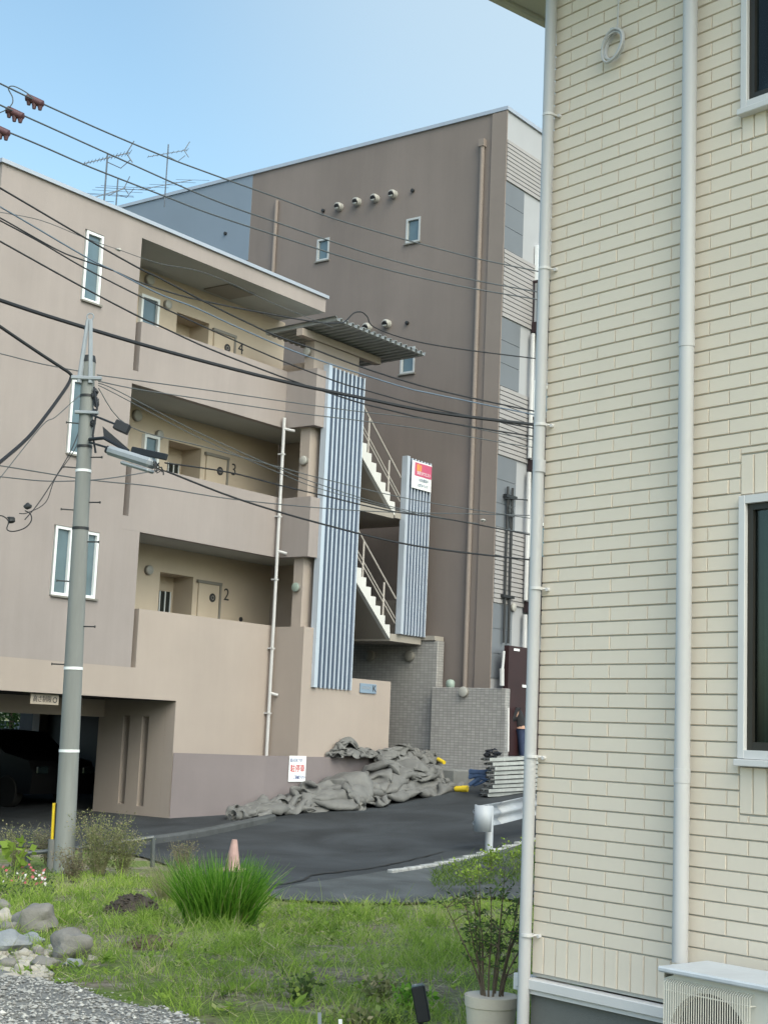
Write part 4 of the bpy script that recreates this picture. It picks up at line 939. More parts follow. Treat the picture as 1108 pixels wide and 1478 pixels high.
X_, Y_, Z_ = Vector((1, 0, 0)), Vector((0, 1, 0)), Vector((0, 0, 1))
ba = on_n(150, 293, -1.2)
antenna(ba, 1.02, 'antenna with a comb-like boom above a lower one at the left roof edge', [(.92, (.80, .3, .38), .95, 14, .16, (.5, -.8, .35)), (.18, (.75, .3, .40), .8, 3, 1.6, (.80, -.55, -.22))])
bb = at(238, 283, 37); 
antenna(bb-Z_*.1, 1.55, 'tall antenna with two crossed booms on the brown block roof', [(1.30, (.85, .3, .33), 1.1, 9, .14, (.5, -.8, .3)), (.42, (.85, .3, .33), 1.5, 5, 1.3, (.78, -.6, -.22))])
bc = at(167, 302, 33)
antenna(bc, .75, 'small antenna with long slanting rods between the two taller ones', [(.45, (.6, .3, .5), .5, 3, 1.7, (.82, -.55, -.22))])

# signs
def plate(name, label, P, X, w, h, mt='sign_white', th=.012, cat='sign'):
    Y = Vector((0, 0, 1)); X = X.normalized(); Zn = X.cross(Y)
    T = thing(name, label, cat, P); F = Frame(P, X, Zn, Y); m = MB(); m.box(F, -w/2, w/2, -.002, th, -h/2, h/2, bev=.004); build('board', m, M[mt], T); return T, F, th
wd_ = (q3(a1, 0)-q3(am, 0)).normalized(); wn = Vector((wd_.y, -wd_.x, 0))
d = ray(428, 1110); o_ = q3(am, 0); t_ = (o_-CAM).dot(wn)/d.dot(wn); P = CAM+t_*d+wn*.012
T, F, th = plate('parking_sign', 'white no parking sign with red lettering on the purple wall', P, wd_, .50, .50)
text_mesh('red_lettering', '駐停車', .155, F(0, th+.003, .0), wd_, Z_, M['red'], T, squeeze=.92, thick=.002)
text_mesh('blue_lettering', '出入口につき', .075, F(-.05, th+.003, .165), wd_, Z_, M['blue'], T, squeeze=.8)
text_mesh('blue_lettering', 'ご遠慮下さい', .075, F(.06, th+.003, -.165), wd_, Z_, M['blue'], T, squeeze=.8)
P = on_n(601, 682, .89); T, F, th = plate('advert_sign', 'white and crimson advert board near the top of the shorter ribbed panel', FL(3.645, .885, 7.34), FL.a, .76, .62)
m = MB(); m.box(F, -.285, .37, th+.001, th+.004, -.02, .28); build('crimson_field', m, M['crimson'], T)
m = MB(); m.box(F, -.21, -.10, th+.0045, th+.008, .09, .25); m.box(F, -.085, -.03, th+.0045, th+.008, .10, .24); build('orange_mark', m, M['orange'], T)
text_mesh('white_lettering', '賃貸 ホワエスト', .095, F(.07, th+.006, .05), FL.a, Z_, M['sign_white'], T, squeeze=.78)
text_mesh('grey_lettering', '入居者募集中', .085, F(.05, th+.004, -.10), FL.a, Z_, M['plaque'], T, squeeze=.8)
text_mesh('grey_lettering', '022-000', .085, F(.05, th+.004, -.22), FL.a, Z_, M['plaque'], T, squeeze=1.1) if 0 else text_mesh('grey_lettering', '空室あります', .08, F(.05, th+.004, -.22), FL.a, Z_, M['plaque'], T, squeeze=.85)
q = FL.inv(on_n(530, 994, .80)); T, F, th = plate('name_plaque', 'blue-grey building name plaque on the cream front wall by the entrance', FL(q.x, .803, q.z), FL.a, .56, .20, 'plaque', .03)
text_mesh('plaque_lettering', 'RESIDENCE', .085, F(-.08, th+.003, .01), FL.a, Z_, M['coping'], T, squeeze=.75); text_mesh('plaque_initial', 'K', .2, F(.2, th+.003, .0), FL.a, Z_, M['ink'], T)
q = FL.inv(on_n(48, 1010, -.4)); T, F, th = plate('height_limit_sign', 'small beige height limit plate hanging under the garage lintel', FL(q.x, -.12, 1.94), FL.a, .62, .17, 'signbeige', .02)
text_mesh('sign_lettering', '高さ制限', .12, F(-.06, th+.003, .0), FL.a, Z_, M['ink'], T, squeeze=.85); m = MB(); m.disc_ring(F(.22, th+.003, 0), F.b, .035, .05, 16); build('sign_ring', m, M['ink'], T, recalc=False)
m = MB(); m.box(F, -.3, .3, -.02, -.003, .085, .13); build('sign_hanger', m, M['lamprim'], T)

# ---------------------------------------------------------------- parked car in the dark garage
ca = FL(FL.inv(on_n(28, 1130, -4.6)).x, -5.3, -.16)
CAR = thing('parked_car', 'black car parked deep in the dark garage', 'car', ca)
FC = Frame(ca, -FL.b, FL.a)
prof = [(-2.0, .3), (-2.05, .7), (-1.9, .95), (-1.15, 1.08), (-.45, 1.50), (.9, 1.54), (1.75, 1.45), (2.0, .95), (2.02, .35)]
m = MB(); m.prism([FC(a, -.82, z) for a, z in prof], FL.a*1.64); build('body', m, M['carpaint'], CAR, smooth=True)
m = MB(); m.prism([FC(a, -.835, z) for a, z in ((-.95, 1.05), (-.42, 1.42), (1.6, 1.40), (1.75, 1.02))], FL.a*1.67); build('window', m, M['glass_dark'], CAR)
for a in (-1.3, 1.3):
    for b in (-.84, .64): w = MB(); w.lathe(FC(a, b, .32), FL.a, [(0, .30), (.02, .32), (.18, .32), (.2, .30)], 20); build('wheel', w, M['tyre'], CAR, smooth=True)
for b in (-.6, .6): w = MB(); w.box(FC, -2.09, -2.02, b-.15, b+.15, .70, .85, bev=.02); build('headlight', w, M['glass_dark'], CAR)

# ---------------------------------------------------------------- leaves, grass: fast mesh makers
def leaf_mesh(name, V, Fq, lv, mt, parent=None, loc=None, kind=None):
    """V (n,3) world, Fq (m,3 or 4) faces, lv (m,) value per face"""
    me = bpy.data.meshes.new(name); V = np.asarray(V, float)
    inv = INV[parent.name] if parent is not None else (Matrix.Translation(-Vector(loc)) if loc is not None else Matrix.Identity(4))
    V = V @ np.array(inv.to_3x3()).T + np.array(inv.translation)
    Fq = np.asarray(Fq, np.int32); n, k = Fq.shape
    me.vertices.add(len(V)); me.vertices.foreach_set('co', V.ravel()); me.loops.add(n*k); me.loops.foreach_set('vertex_index', Fq.ravel())
    me.polygons.add(n); me.polygons.foreach_set('loop_start', np.arange(0, n*k, k, dtype=np.int32)); me.polygons.foreach_set('loop_total', np.full(n, k, np.int32))
    me.update(calc_edges=True); a = me.attributes.new('leaf', 'FLOAT', 'FACE'); a.data.foreach_set('value', np.asarray(lv, np.float32)); me.materials.append(mt); me.validate()
    me.polygons.foreach_set('use_smooth', np.ones(n, bool))
    o = bpy.data.objects.new(name, me); COL.objects.link(o)
    if parent is not None: o.parent = parent; INV[o.name] = inv
    elif loc is not None: o.location = Vector(loc)
    if kind: o['kind'] = kind
    return o
def blades(base, length, lean, az, width, curve, val):
    """grass blades: base (n,3); 3 segments, drooping; returns verts, quads, values"""
    n = len(base); ts = np.array([0, .4, .75, 1.0]); V = np.zeros((n, 8, 3)); d = np.stack([np.cos(az), np.sin(az), 0*az], 1); s = np.stack([-np.sin(az), np.cos(az), 0*az], 1)
    tw = RNG.uniform(0, pi, n); s = s*np.cos(tw)[:, None]+d*np.sin(tw)[:, None]
    for i, t in enumerate(ts):
        out = (np.sin(lean)*t+curve*t*t)*length; up = (np.cos(lean)*t-curve*.55*t*t)*length
        c = base+d*out[:, None]; c[:, 2] += up; w = width*(1-.9*t**1.5)
        V[:, 2*i] = c-s*w[:, None]/2; V[:, 2*i+1] = c+s*w[:, None]/2
    b = (np.arange(n)*8)[:, None]; F = np.concatenate([b+np.array([[2*i, 2*i+1, 2*i+3, 2*i+2]]) for i in range(3)], 1).reshape(-1, 4)
    return V.reshape(-1, 3), F, np.repeat(val, 3)
def nfield(x, y, f, seed=0): return np.array([noise.fractal(Vector((a*f, b*f, seed)), .9, 2, 4) for a, b in zip(x, y)])
def visible(x, y, z, pad=60):
    q = np.stack([x, y, z-EYE], 1); w = q @ np.array(FW); px = 554+FPX*(q @ np.array(RT))/w; py = 739-FPX*(q @ np.array(UPV))/w
    return px, py
# gravel in the near left corner, plus an unseen stretch added to bounce light at the house: boundary from the picture, as ground points
def gravel_edge(x):
    return np.interp(x, GX, GY)
_g = [Vector((-8, 9.9, 0)), gp(-60, 1408), gp(0, 1408), gp(60, 1420), (gp(110, 1436)), gp(170, 1452), gp(230, 1466), gp(270, 1480), gp(300, 1500), Vector((0, 6.2, 0)), Vector((3, 6.2, 0))]
GX, GY = [p.x for p in _g], [p.y for p in _g]
gx = np.concatenate([np.arange(-8, GX[-1]+.3, .06), np.arange(GX[-1]+.4, 6, .2)])
m = MB(); nrow = 24
for j in range(nrow):
    for x in gx:
        e = float(gravel_edge(x))+.05*noise.noise(Vector((x*4, 1, 0))); y = 4.0+(e-4.0)*j/(nrow-1); m.v.append((x, y, hz(x, y)+.03+float(lump(np.array([[x]]), np.array([[y]]))[0, 0])))
for j in range(nrow-1):
    for i in range(len(gx)-1): k = j*len(gx)+i; m.f.append((k, k+1, k+len(gx)+1, k+len(gx))); m.m.append(0)
tag(build('gravel_bed', m, M['gravelbed'], recalc=False, smooth=True), kind='structure')
N_ = 34000; x = RNG.uniform(-3.6, GX[-1]+.15, N_); y = RNG.uniform(6.4, 9.6, N_); k = y < gravel_edge(x)+RNG.normal(0, .06, N_); x, y = x[k], y[k]; z = H(x, y)+.035+nfield(x, y, .9)*.035
ico = np.array([[0, 0, 1], [.9, 0, .4], [.28, .85, .4], [-.73, .53, .4], [-.73, -.53, .4], [.28, -.85, .4], [0, 0, -1]]); icf = np.array([[0, 1, 2], [0, 2, 3], [0, 3, 4], [0, 4, 5], [0, 5, 1], [6, 2, 1], [6, 3, 2], [6, 4, 3], [6, 5, 4], [6, 1, 5]])
n = len(x); sz = np.clip(RNG.lognormal(-4.75, .45, n), .004, .03); ang = RNG.uniform(0, 2*pi, n); jit = RNG.uniform(.6, 1.25, (n, 7, 3)); V = ico[None]*jit*sz[:, None, None]; V[:, :, 2] *= .65
c_, s_ = np.cos(ang)[:, None], np.sin(ang)[:, None]; V = np.stack([V[:, :, 0]*c_-V[:, :, 1]*s_, V[:, :, 0]*s_+V[:, :, 1]*c_, V[:, :, 2]], 2)+np.stack([x, y, z], 1)[:, None]
F = (np.arange(n)*7)[:, None, None]+icf[None]; leaf_mesh('gravel', V.reshape(-1, 3), F.reshape(-1, 3), np.repeat(RNG.beta(2.2, 2.4, n), 10), M['pebble'], kind='stuff')
bpy.data.objects['gravel'].data.polygons.foreach_set('use_smooth', np.zeros(len(bpy.data.objects['gravel'].data.polygons), bool))
# grass over the lot
MOUND = gp(192, 1310); BARE = [(gp(215, 1362), .75, .6), (gp(270, 1388), .8, .32), (MOUND, .55, .4), (gp(345, 1410), .28, .2), (gp(600, 1330), .5, .5), (gp(440, 1330), .6, .22), (gp(610, 1410), .35, .3), (gp(40, 1390), .5, .6), (gp(640, 1440), .4, .4), (gp(480, 1470), .6, .2), (gp(420, 1420), .25, .4)]
CL = gp(315, 1338)
N_ = 150000; x = RNG.uniform(-7.5, 3.2, N_); y = 6.9+RNG.uniform(0, 1, N_)**.8*11.5
ne = near_edge(x); px, py = visible(x, y, H(x, y))
k = (y < ne-.02+RNG.normal(0, .10, N_)) & (px > -80) & (px < 800) & (py < 1540) & (y > gravel_edge(x)-RNG.exponential(.05, N_))
x, y, px, py = x[k], y[k], px[k], py[k]
den = nfield(x, y, .9, 3)*.5+nfield(x, y, 3.2, 8)*.55
bare = np.zeros(len(x))
for p, rx_, ry_ in BARE: bare = np.maximum(bare, np.exp(-(((x-p.x)/rx_)**2+((y-p.y)/ry_)**2)*1.4))
pr_ = np.clip(.38+den*3.0, .03, 1)*(1-.93*bare)
k = RNG.uniform(0, 1, len(x)) < pr_; x, y, den = x[k], y[k], den[k]
k = np.hypot((x-CL.x)/.45, (y-CL.y)/.35) > 1; x, y, den = x[k], y[k], den[k]
hh = (.045+.075*np.clip(den+.42, 0, 1.1))*RNG.lognormal(0, .35, len(x)); n = len(x)
tall = RNG.uniform(0, 1, n) < .035; hh[tall] *= 2.1
az = RNG.uniform(0, 2*pi, n); base = np.stack([x, y, H(x, y)+nfield(x, y, .9)*.035-.005], 1)
val = np.clip(RNG.normal(.64, .18, n)+nfield(x, y, .6, 20)*.40, 0, .93); dry = RNG.uniform(0, 1, n) < .08; val[dry] = RNG.uniform(.92, 1, dry.sum())
tx, ty, tv = [], [], []
for _ in range(190):                                   # taller tufts scattered through the lot
    x0, y0 = RNG.uniform(-5, 2.2), RNG.uniform(7.4, 16.5); k_ = int(RNG.integers(18, 70)); sp_ = RNG.uniform(.03, .12)
    if y0 > near_edge(x0)-.1 or y0 < gravel_edge(x0)+.05: continue
    tx.append(x0+RNG.normal(0, sp_, k_)); ty.append(y0+RNG.normal(0, sp_, k_)); tv.append(np.full(k_, RNG.uniform(.3, .92)))
tx, ty, tv = np.concatenate(tx), np.concatenate(ty), np.concatenate(tv); px, py = visible(tx, ty, H(tx, ty)); k = (px > -60) & (px < 790) & (py < 1540) & (np.hypot((tx-CL.x)/.4, (ty-CL.y)/.33) > 1)
tx, ty, tv = tx[k], ty[k], tv[k]; nt_ = len(tx)
base = np.concatenate([base, np.stack([tx, ty, H(tx, ty)], 1)]); hh = np.concatenate([hh, RNG.uniform(.10, .24, nt_)]); val = np.concatenate([val, np.clip(tv+RNG.normal(0, .1, nt_), 0, 1)]); az = RNG.uniform(0, 2*pi, n+nt_); n = n+nt_; y = np.concatenate([y, ty])
V, F, lv_ = blades(base, hh, RNG.uniform(.05, .95, n), az, RNG.uniform(.004, .0085, n)*np.clip(y/10, .8, 1.5), RNG.uniform(.05, .5, n), val)
leaf_mesh('grass', V, F, lv_, M['grass'], kind='stuff')
# low broad leaved weeds and dead straw lying between the blades
N_ = 520; x = RNG.uniform(-5.5, 2.4, N_); y = RNG.uniform(7.0, 16.8, N_); k = (y < near_edge(x)-.15) & (y > gravel_edge(x)); x, y = x[k], y[k]
nl = 9; cx_ = np.repeat(x, nl); cy_ = np.repeat(y, nl); n = len(cx_); az = RNG.uniform(0, 2*pi, n); l = np.repeat(RNG.uniform(.03, .085, len(x)), nl)*RNG.uniform(.6, 1.2, n); up = RNG.uniform(.15, .75, n)
c = np.stack([cx_+RNG.normal(0, .02, n), cy_+RNG.normal(0, .02, n), H(cx_, cy_)+RNG.uniform(.01, .06, n)], 1); d = np.stack([np.cos(az)*np.cos(up), np.sin(az)*np.cos(up), np.sin(up)], 1); s2 = np.stack([-np.sin(az), np.cos(az), 0*az], 1)
w = l*RNG.uniform(.22, .34, n); V = np.stack([c, c+d*(l*.5)[:, None]+s2*w[:, None], c+d*l[:, None], c+d*(l*.5)[:, None]-s2*w[:, None]], 1).reshape(-1, 3)
leaf_mesh('ground_cover', V, np.arange(4*n).reshape(n, 4), np.clip(np.repeat(RNG.uniform(.2, .9, len(x)), nl)+RNG.normal(0, .1, n), 0, 1), M['grass'], kind='stuff')
N_ = 5200; x = RNG.uniform(-5.5, 2.4, N_); y = RNG.uniform(7.0, 16.8, N_); k = (y < near_edge(x)-.1) & (y > gravel_edge(x)-.1) & (nfield(x, y, 1.4, 44) > -.1); x, y = x[k], y[k]; n = len(x)
V, F, lv_ = blades(np.stack([x, y, H(x, y)+RNG.uniform(.01, .05, n)], 1), RNG.uniform(.06, .22, n), RNG.uniform(1.1, 1.55, n), RNG.uniform(0, 2*pi, n), RNG.uniform(.004, .008, n), RNG.uniform(-.1, .1, n), RNG.uniform(.45, 1, n))
leaf_mesh('dead_straw', V, F, lv_, M['strawleaf'], kind='stuff')
# grass under the guard rail at right
N_ = 22000; x = RNG.uniform(.2, 5, N_); y = RNG.uniform(17.2, 24, N_); px, py = visible(x, y, H(x, y)); k = (px > 622) & (px < 800) & (py > 1226+ (752-px)*.22) & (py < 1282-(px-622)*.05+RNG.normal(0, 4, N_)) & (nfield(x, y, 1.5, 30) > -.25); x, y = x[k], y[k]; n = len(x)
V, F, lv_ = blades(np.stack([x, y, H(x, y)], 1), RNG.lognormal(-2.5, .4, n), RNG.uniform(.1, .8, n), RNG.uniform(0, 2*pi, n), RNG.uniform(.008, .014, n), RNG.uniform(.1, .6, n), np.clip(RNG.normal(.12, .16, n), 0, 1))
leaf_mesh('verge_grass', V, F, lv_, M['grass'], kind='stuff')
# big ornamental grass clump
def clump(name, label, c, rx_, ry_, n, l0, l1, w, mt, cat='plant', lean=.75, bias=0):
    r_ = np.sqrt(RNG.uniform(0, 1, n)); a = RNG.uniform(0, 2*pi, n); x = c.x+r_*np.cos(a)*rx_; y = c.y+r_*np.sin(a)*ry_
    b = np.stack([x, y, H(x, y)], 1); le = r_**1.5*lean*RNG.uniform(.1, 1.15, n)+.02; az = a+RNG.normal(0, .5, n)
    V, F, lv_ = blades(b, RNG.uniform(l0, l1, n), le, az, RNG.uniform(w*.5, w, n), RNG.uniform(.02, .42, n), np.clip(RNG.normal(.52+bias, .24, n), 0, 1))
    o = leaf_mesh(name, V, F, lv_, mt, loc=c); return tag(o, label, cat)
clump('grass_clump', 'big round clump of tall bright green ornamental grass', CL, .31, .27, 1800, .40, .74, .020, M['clump'], lean=.42)
clump('grass_tuft', 'pale wispy grass tuft just left of the big green clump', gp(247, 1300), .16, .14, 420, .35, .62, .007, M['weed'], bias=.25)
def leafy(name, label, c, h, spread, nst, nl, ls, mt, stem_mt, cat='plant', top=None, group=None, lo=.25, loc=None, wob=.06, sr=.006):
    """stems with many small leaves; c = base"""
    T = thing(name, label, cat, c, 0, group); m = MB(); LV, LF, LVal = [], [], []; kf = 0
    tips = []
    for s_ in range(nst):
        a = random.uniform(0, 2*pi); rr = spread*sqrt(random.random()); hh_ = h*random.uniform(.65, 1.0); pts = []
        b0 = Vector((c.x+.25*rr*cos(a), c.y+.25*rr*sin(a), c.z))
        for i in range(7):
            t = i/6; pts.append(b0+Vector((rr*cos(a)*t**1.4+random.gauss(0, wob*.15), rr*sin(a)*t**1.4+random.gauss(0, wob*.15), hh_*t)))
        m.tube(pts, [sr*(1-.7*i/6) for i in range(7)], 5); tips.append(pts)
    build('stem', m, stem_mt, T)
    for _ in range(nl):
        pts = random.choice(tips); t = lo+(1-lo)*random.random()**.8; f = t*6; i = min(5, int(f)); p = pts[i].lerp(pts[i+1], f-i)
        off = Vector((random.gauss(0, 1), random.gauss(0, 1), random.gauss(0, .7)))*wob; p = p+off; d = (off.normalized()+Vector((random.gauss(0, .5), random.gauss(0, .5), random.gauss(.15, .4)))).normalized()
        s2 = d.cross(Vector((random.gauss(0, 1), random.gauss(0, 1), random.gauss(0, 1)))).normalized(); l = ls*random.uniform(.6, 1.25); w = l*random.uniform(.28, .42)
        LV += [p, p+d*l*.45+s2*w, p+d*l, p+d*l*.45-s2*w]; LF.append((kf, kf+1, kf+2, kf+3)); kf += 4; LVal.append(min(1, max(0, random.gauss(.35+.35*t, .22))))
    leaf_mesh('leaves', np.array([tuple(v) for v in LV]), LF, LVal, mt, T); return T
# weeds about the pole
for (px, py, h, sp, ns, nl, mt_, lab) in ((140, 1262, .80, .34, 34, 1500, 'weed', 'tall pale green weeds with fine stems right of the utility pole'), (176, 1262, .58, .26, 20, 900, 'weed', 'shorter bushy weeds beside the tall ones right of the pole'), (72, 1250, .55, .26, 26, 700, 'dryweed', 'dry brown weeds left of the utility pole'), (28, 1252, .55, .32, 18, 520, 'weed', 'straggly greenish weeds at the left edge behind the flowers'), (262, 1258, .40, .20, 20, 350, 'dryweed', 'dead brown weeds behind the pale grass tuft'), (106, 1272, .40, .22, 24, 600, 'dryweed', 'brown dead stems at the foot of the utility pole')):
    leafy('weed', lab, gp(px, py), h, sp, ns*2, int(nl*2.2), .024, M[mt_], M['straw'], 'weed', wob=.035, lo=.10, sr=.0035)
leafy('broadleaf_plant', 'yellow-green broad leaved plant above the flowers at left', gp(18, 1262), .42, .14, 6, 38, .13, M['limeleaf'], M['bark'], 'plant', wob=.06)
# flower bed: each plant a small daisy cluster
fl_ = thing('flower_patch', 'low patch of pink and white flowers at the left edge', 'flowers', gp(30, 1282)); LV, LF, Lv = [], [], []
for i in range(46):
    PV, PF, Pv = [], [], []
    c = gp(random.uniform(0, 66), random.uniform(1262, 1288)); c.z += random.uniform(.04, .13); r_ = random.uniform(.011, .021); col = random.random(); tl = Vector((random.gauss(0, .5), -.9, .7)).normalized(); xx = tl.orthogonal().normalized(); yy = tl.cross(xx)
    for p_ in range(7):
        a = 2*pi*p_/7; d = xx*cos(a)+yy*sin(a); s2 = xx*-sin(a)+yy*cos(a); k = len(PV); PV += [c, c+d*r_*.6+s2*r_*.42, c+d*r_*1.2, c+d*r_*.6-s2*r_*.42]; PF.append((k, k+1, k+2, k+3)); Pv.append(col)
    leaf_mesh('flower', np.array([tuple(v) for v in PV]), PF, Pv, M['pink'], fl_)
for i in range(700):
    c = gp(random.uniform(-20, 78), random.uniform(1262, 1296)); c.z += random.uniform(0, .10); d = Vector((random.gauss(0, 1), random.gauss(0, 1), random.gauss(.5, .5))).normalized(); s2 = d.orthogonal().normalized(); l = .05; k = len(LV); LV += [c, c+d*l*.5+s2*l*.2, c+d*l, c+d*l*.5-s2*l*.2]; LF.append((k, k+1, k+2, k+3)); Lv.append(random.random()*.7)
leaf_mesh('leaves', np.array([tuple(v) for v in LV]), LF, Lv, M['leaf'], fl_)
# rocks
rocks = [(48, 1328, 29, 22, 'stone', 'large brown-grey boulder at the top of the stone pile'), (100, 1364, 31, 21, 'stone', 'grey boulder at the right end of the stone pile'), (6, 1360, 30, 17, 'stone_b', 'blue-grey rounded stone at the left edge of the pile'), (44, 1358, 18, 9, 'stone_b', 'pale blue flat stone between the boulders'), (2, 1326, 14, 12, 'stone_w', 'pale stone cut by the left edge above the blue-grey one'), (12, 1340, 15, 9, 'stone', 'brown wedge stone under the pale one at the left edge'), (106, 1391, 14, 6, 'stone_b', 'small flat bluish slab in the grass right of the pile'), (62, 1392, 20, 9, 'stone', 'half buried grey stone in the grass below the pile'), (132, 1384, 7, 5, 'stone_w', 'small pale pebble beside the bluish slab'), (34, 1378, 11, 8, 'stone_w', 'pale rubble stone under the pale blue flat stone'), (10, 1392, 13, 10, 'stone', 'brown rubble stone at the left edge above the gravel'), (30, 1400, 12, 9, 'stone_w', 'pale rubble stone just above the gravel edge'), (2, 1308, 10, 9, 'stone', 'dark round stone highest at the left edge'), (54, 1376, 8, 8, 'stone', 'small brown stone beside the half buried one')]
for i, (px, py, wx, hy, mt_, lab) in enumerate(rocks):
    p = gp(px, py+hy); D_ = p.y; sx = wx*D_/FPX; sz_ = hy*D_/FPX; c = p+Vector((0, sx*.5, sz_*.75))
    m = MB(); m.blob(c, sx, sx*.8, sz_*1.12, i+3, .22, 1.3, 22, 14); tag(build('rock', m, M[mt_], smooth=True, loc=p), lab, 'rock', 'stones of the pile at the left edge')
N_ = 420; x_, y_, z_, s_ = [], [], [], []
m = MB()
for i in range(150):
    p = gp(random.uniform(-20, 75), random.uniform(1372, 1418)); r_ = random.uniform(.012, .045); m.blob(p+Vector((0, 0, r_*.3)), r_*1.2, r_, r_*.75, i, .3, 1.4, 8, 6)
tag(build('rubble', m, M['stone_w'], smooth=True, loc=gp(20, 1400)), kind='stuff')
# soil mound
def heap(name, label, c, rx_, ry_, h, mt, n=34, amp=.03, cat='mound'):
    m = MB()
    for j in range(n+1):
        for i in range(n+1):
            a, b = -1+2*i/n, -1+2*j/n; r_ = min(1, sqrt(a*a+b*b)); x, y = c.x+a*rx_, c.y+b*ry_
            m.v.append((x, y, hz(x, y)-.03+h*max(0, (1-r_**2))**1.2+amp*noise.fractal(Vector((x*9, y*9, 2)), .8, 2, 4)*(1-r_)))
    for j in range(n):
        for i in range(n): k = j*(n+1)+i; m.f.append((k, k+1, k+n+2, k+n+1)); m.m.append(0)
    for i in range(160):
        a = random.uniform(0, 2*pi); r_ = sqrt(random.random()); x, y = c.x+r_*rx_*cos(a), c.y+r_*ry_*sin(a); q = random.uniform(.008, .025); m.blob((x, y, hz(x, y)-.03+h*max(0, 1-r_*r_)**1.2+q*.3), q, q, q*.7, i, .3, 1.5, 6, 5)
    return tag(build(name, m, mt, recalc=False, smooth=True, loc=c), label, cat)
heap('soil_mound', 'heap of dark dug soil left of the big grass clump', gp(192, 1318), .36, .28, .21, M['soil'])
heap('soil_mound', 'low brown patch of dead weeds and soil below the dark heap', gp(218, 1366), .26, .20, .10, M['bark'])
# potted shrub
pc = at(709, 1437, 7.55); pz = hz(pc.x, pc.y)
PT = thing('potted_shrub', 'leggy shrub in a beige round pot beside the corner downpipe', 'potted plant', (pc.x, pc.y, pz))
m = MB(); hp = pc.z-pz; R_ = .132
m.lathe((pc.x, pc.y, pz), (0, 0, 1), [(0, R_*.72), (hp*.5, R_*.87), (hp*.84, R_*.96), (hp*.85, R_*1.0), (hp, R_*1.02), (hp+.001, R_*.94), (hp-.05, R_*.9), (hp-.051, .01)], 32); build('pot', m, M['pot'], PT, smooth=True)
m = MB(); m.lathe((pc.x, pc.y, pz), (0, 0, 1), [(hp-.06, R_*.89), (hp-.03, R_*.89), (hp-.02, .01)], 20); build('potting_soil', m, M['soil'], PT)
m = MB(); tips = []; bz = pz+hp-.03
for s_ in range(15):
    a = random.uniform(0, 2*pi); rr = random.uniform(.03, .27); top = random.uniform(.30, .66); b0 = Vector((pc.x+.05*cos(a), pc.y+.05*sin(a), bz)); ph = random.uniform(0, 6); pts = []
    for i in range(9): t = i/8; pts.append(b0+Vector((rr*cos(a)*t**1.5+.008*sin(ph+5*t), rr*sin(a)*t**1.5+.008*cos(ph+4*t), top*t)))
    m.tube(pts, [.0055*(1-.75*t/8) for t in range(9)], 6); tips.append(pts)
    for b in range(5):
        i = random.randint(3, 7); q = pts[i]; d = Vector((random.gauss(0, 1), random.gauss(0, 1), random.uniform(.2, 1.2))).normalized(); L_ = random.uniform(.07, .17); br = [q, q+d*L_*.5+Vector((0, 0, .01)), q+d*L_]; m.tube(br, [.0024, .0018, .001], 5); tips.append([br[0].lerp(br[2], k/8) for k in range(9)]); tips.append(tips[-1])
build('stem', m, M['bark'], PT)
LV, LF, Lv = [], [], []
for _ in range(1050):
    pts = random.choice(tips); t = random.uniform(.40, 1); i = min(7, int(t*8)); p = pts[i].lerp(pts[i+1], t*8-i)+Vector((random.gauss(0, .008), random.gauss(0, .008), random.gauss(0, .008)))
    if p.z < bz+.17: continue
    d = Vector((random.gauss(0, 1), random.gauss(0, 1), random.gauss(.3, .5))).normalized(); s2 = d.cross(Vector((random.gauss(0, 1), random.gauss(0, 1), random.gauss(0, 1)))).normalized(); l = random.uniform(.016, .034); w = l*.22; k = len(LV)
    LV += [p, p+d*l*.45+s2*w, p+d*l, p+d*l*.45-s2*w]; LF.append((k, k+1, k+2, k+3)); Lv.append(min(1, max(0, random.gauss(.38, .22)+(.3 if p.z > bz+.55 else 0))))
leaf_mesh('leaves', np.array([tuple(v) for v in LV]), LF, Lv, M['leaf'], PT)
# odds and ends by the lower edge
c = at(607, 1447, 7.9); F_ = Frame((c.x, c.y, c.z), Vector((.97, -.1, .25)).normalized(), Vector((.1, .99, 0)), Vector((-.22, 0, .97)))
GL = thing('garden_light', 'small black solar garden light leaning in the grass', 'garden light', (c.x, c.y, hz(c.x, c.y))); m = MB(); m.box(F_, -.035, .035, -.03, .03, -.10, .085, bev=.006); build('light_body', m, M['black'], GL); m = MB(); m.box(F_, -.030, .030, -.026, .026, .0851, .092); build('solar_cell', m, M['glass_blue'], GL)
m = MB(); m.tube([c-Vector((0, 0, .05)), Vector((c.x+.02, c.y, hz(c.x, c.y)-.05))], .012, 6); build('stake', m, M['black'], GL)
for px, py, lab in ((491, 1466, 'white plant label stake at the lower edge'), (461, 1452, 'faded grey plant label left of the white one')):
    c = at(px, py, 7.9); m = MB(); m.box(Frame(c, Vector((.95, -.3, .05)).normalized(), Vector((.3, .95, 0)), Vector((-.06, 0, 1))), -.010, .010, -.002, .002, -.10, -.02 if px > 480 else -.035); tag(build('plant_label', m, M['sign_white'] if px > 480 else M['lamp_body'], loc=(c.x, c.y, hz(c.x, c.y))), lab, 'plant label', 'plant labels by the lower edge')
for px, py, h, lab, mt_ in ((590, 1466, .16, 'grassy plant right behind the black garden light', 'clump'), (548, 1450, .15, 'grey-green herb left of the black garden light', 'weed'), (430, 1448, .14, 'low leafy plant at the lower edge left of the labels', 'leaf'), (520, 1490, .10, 'creeping pale plant at the lower edge by the white label', 'weed'), (560, 1492, .10, 'creeping green plant under the black garden light', 'leaf'), (757, 1490, .13, 'small spiky green plant at the foot of the corner downpipe', 'limeleaf')):
    leafy('garden_plant', lab, gp(px, py), h, .10, 12, 260, .04, M[mt_], M['bark'], 'plant', wob=.025, lo=.1, sr=.003)
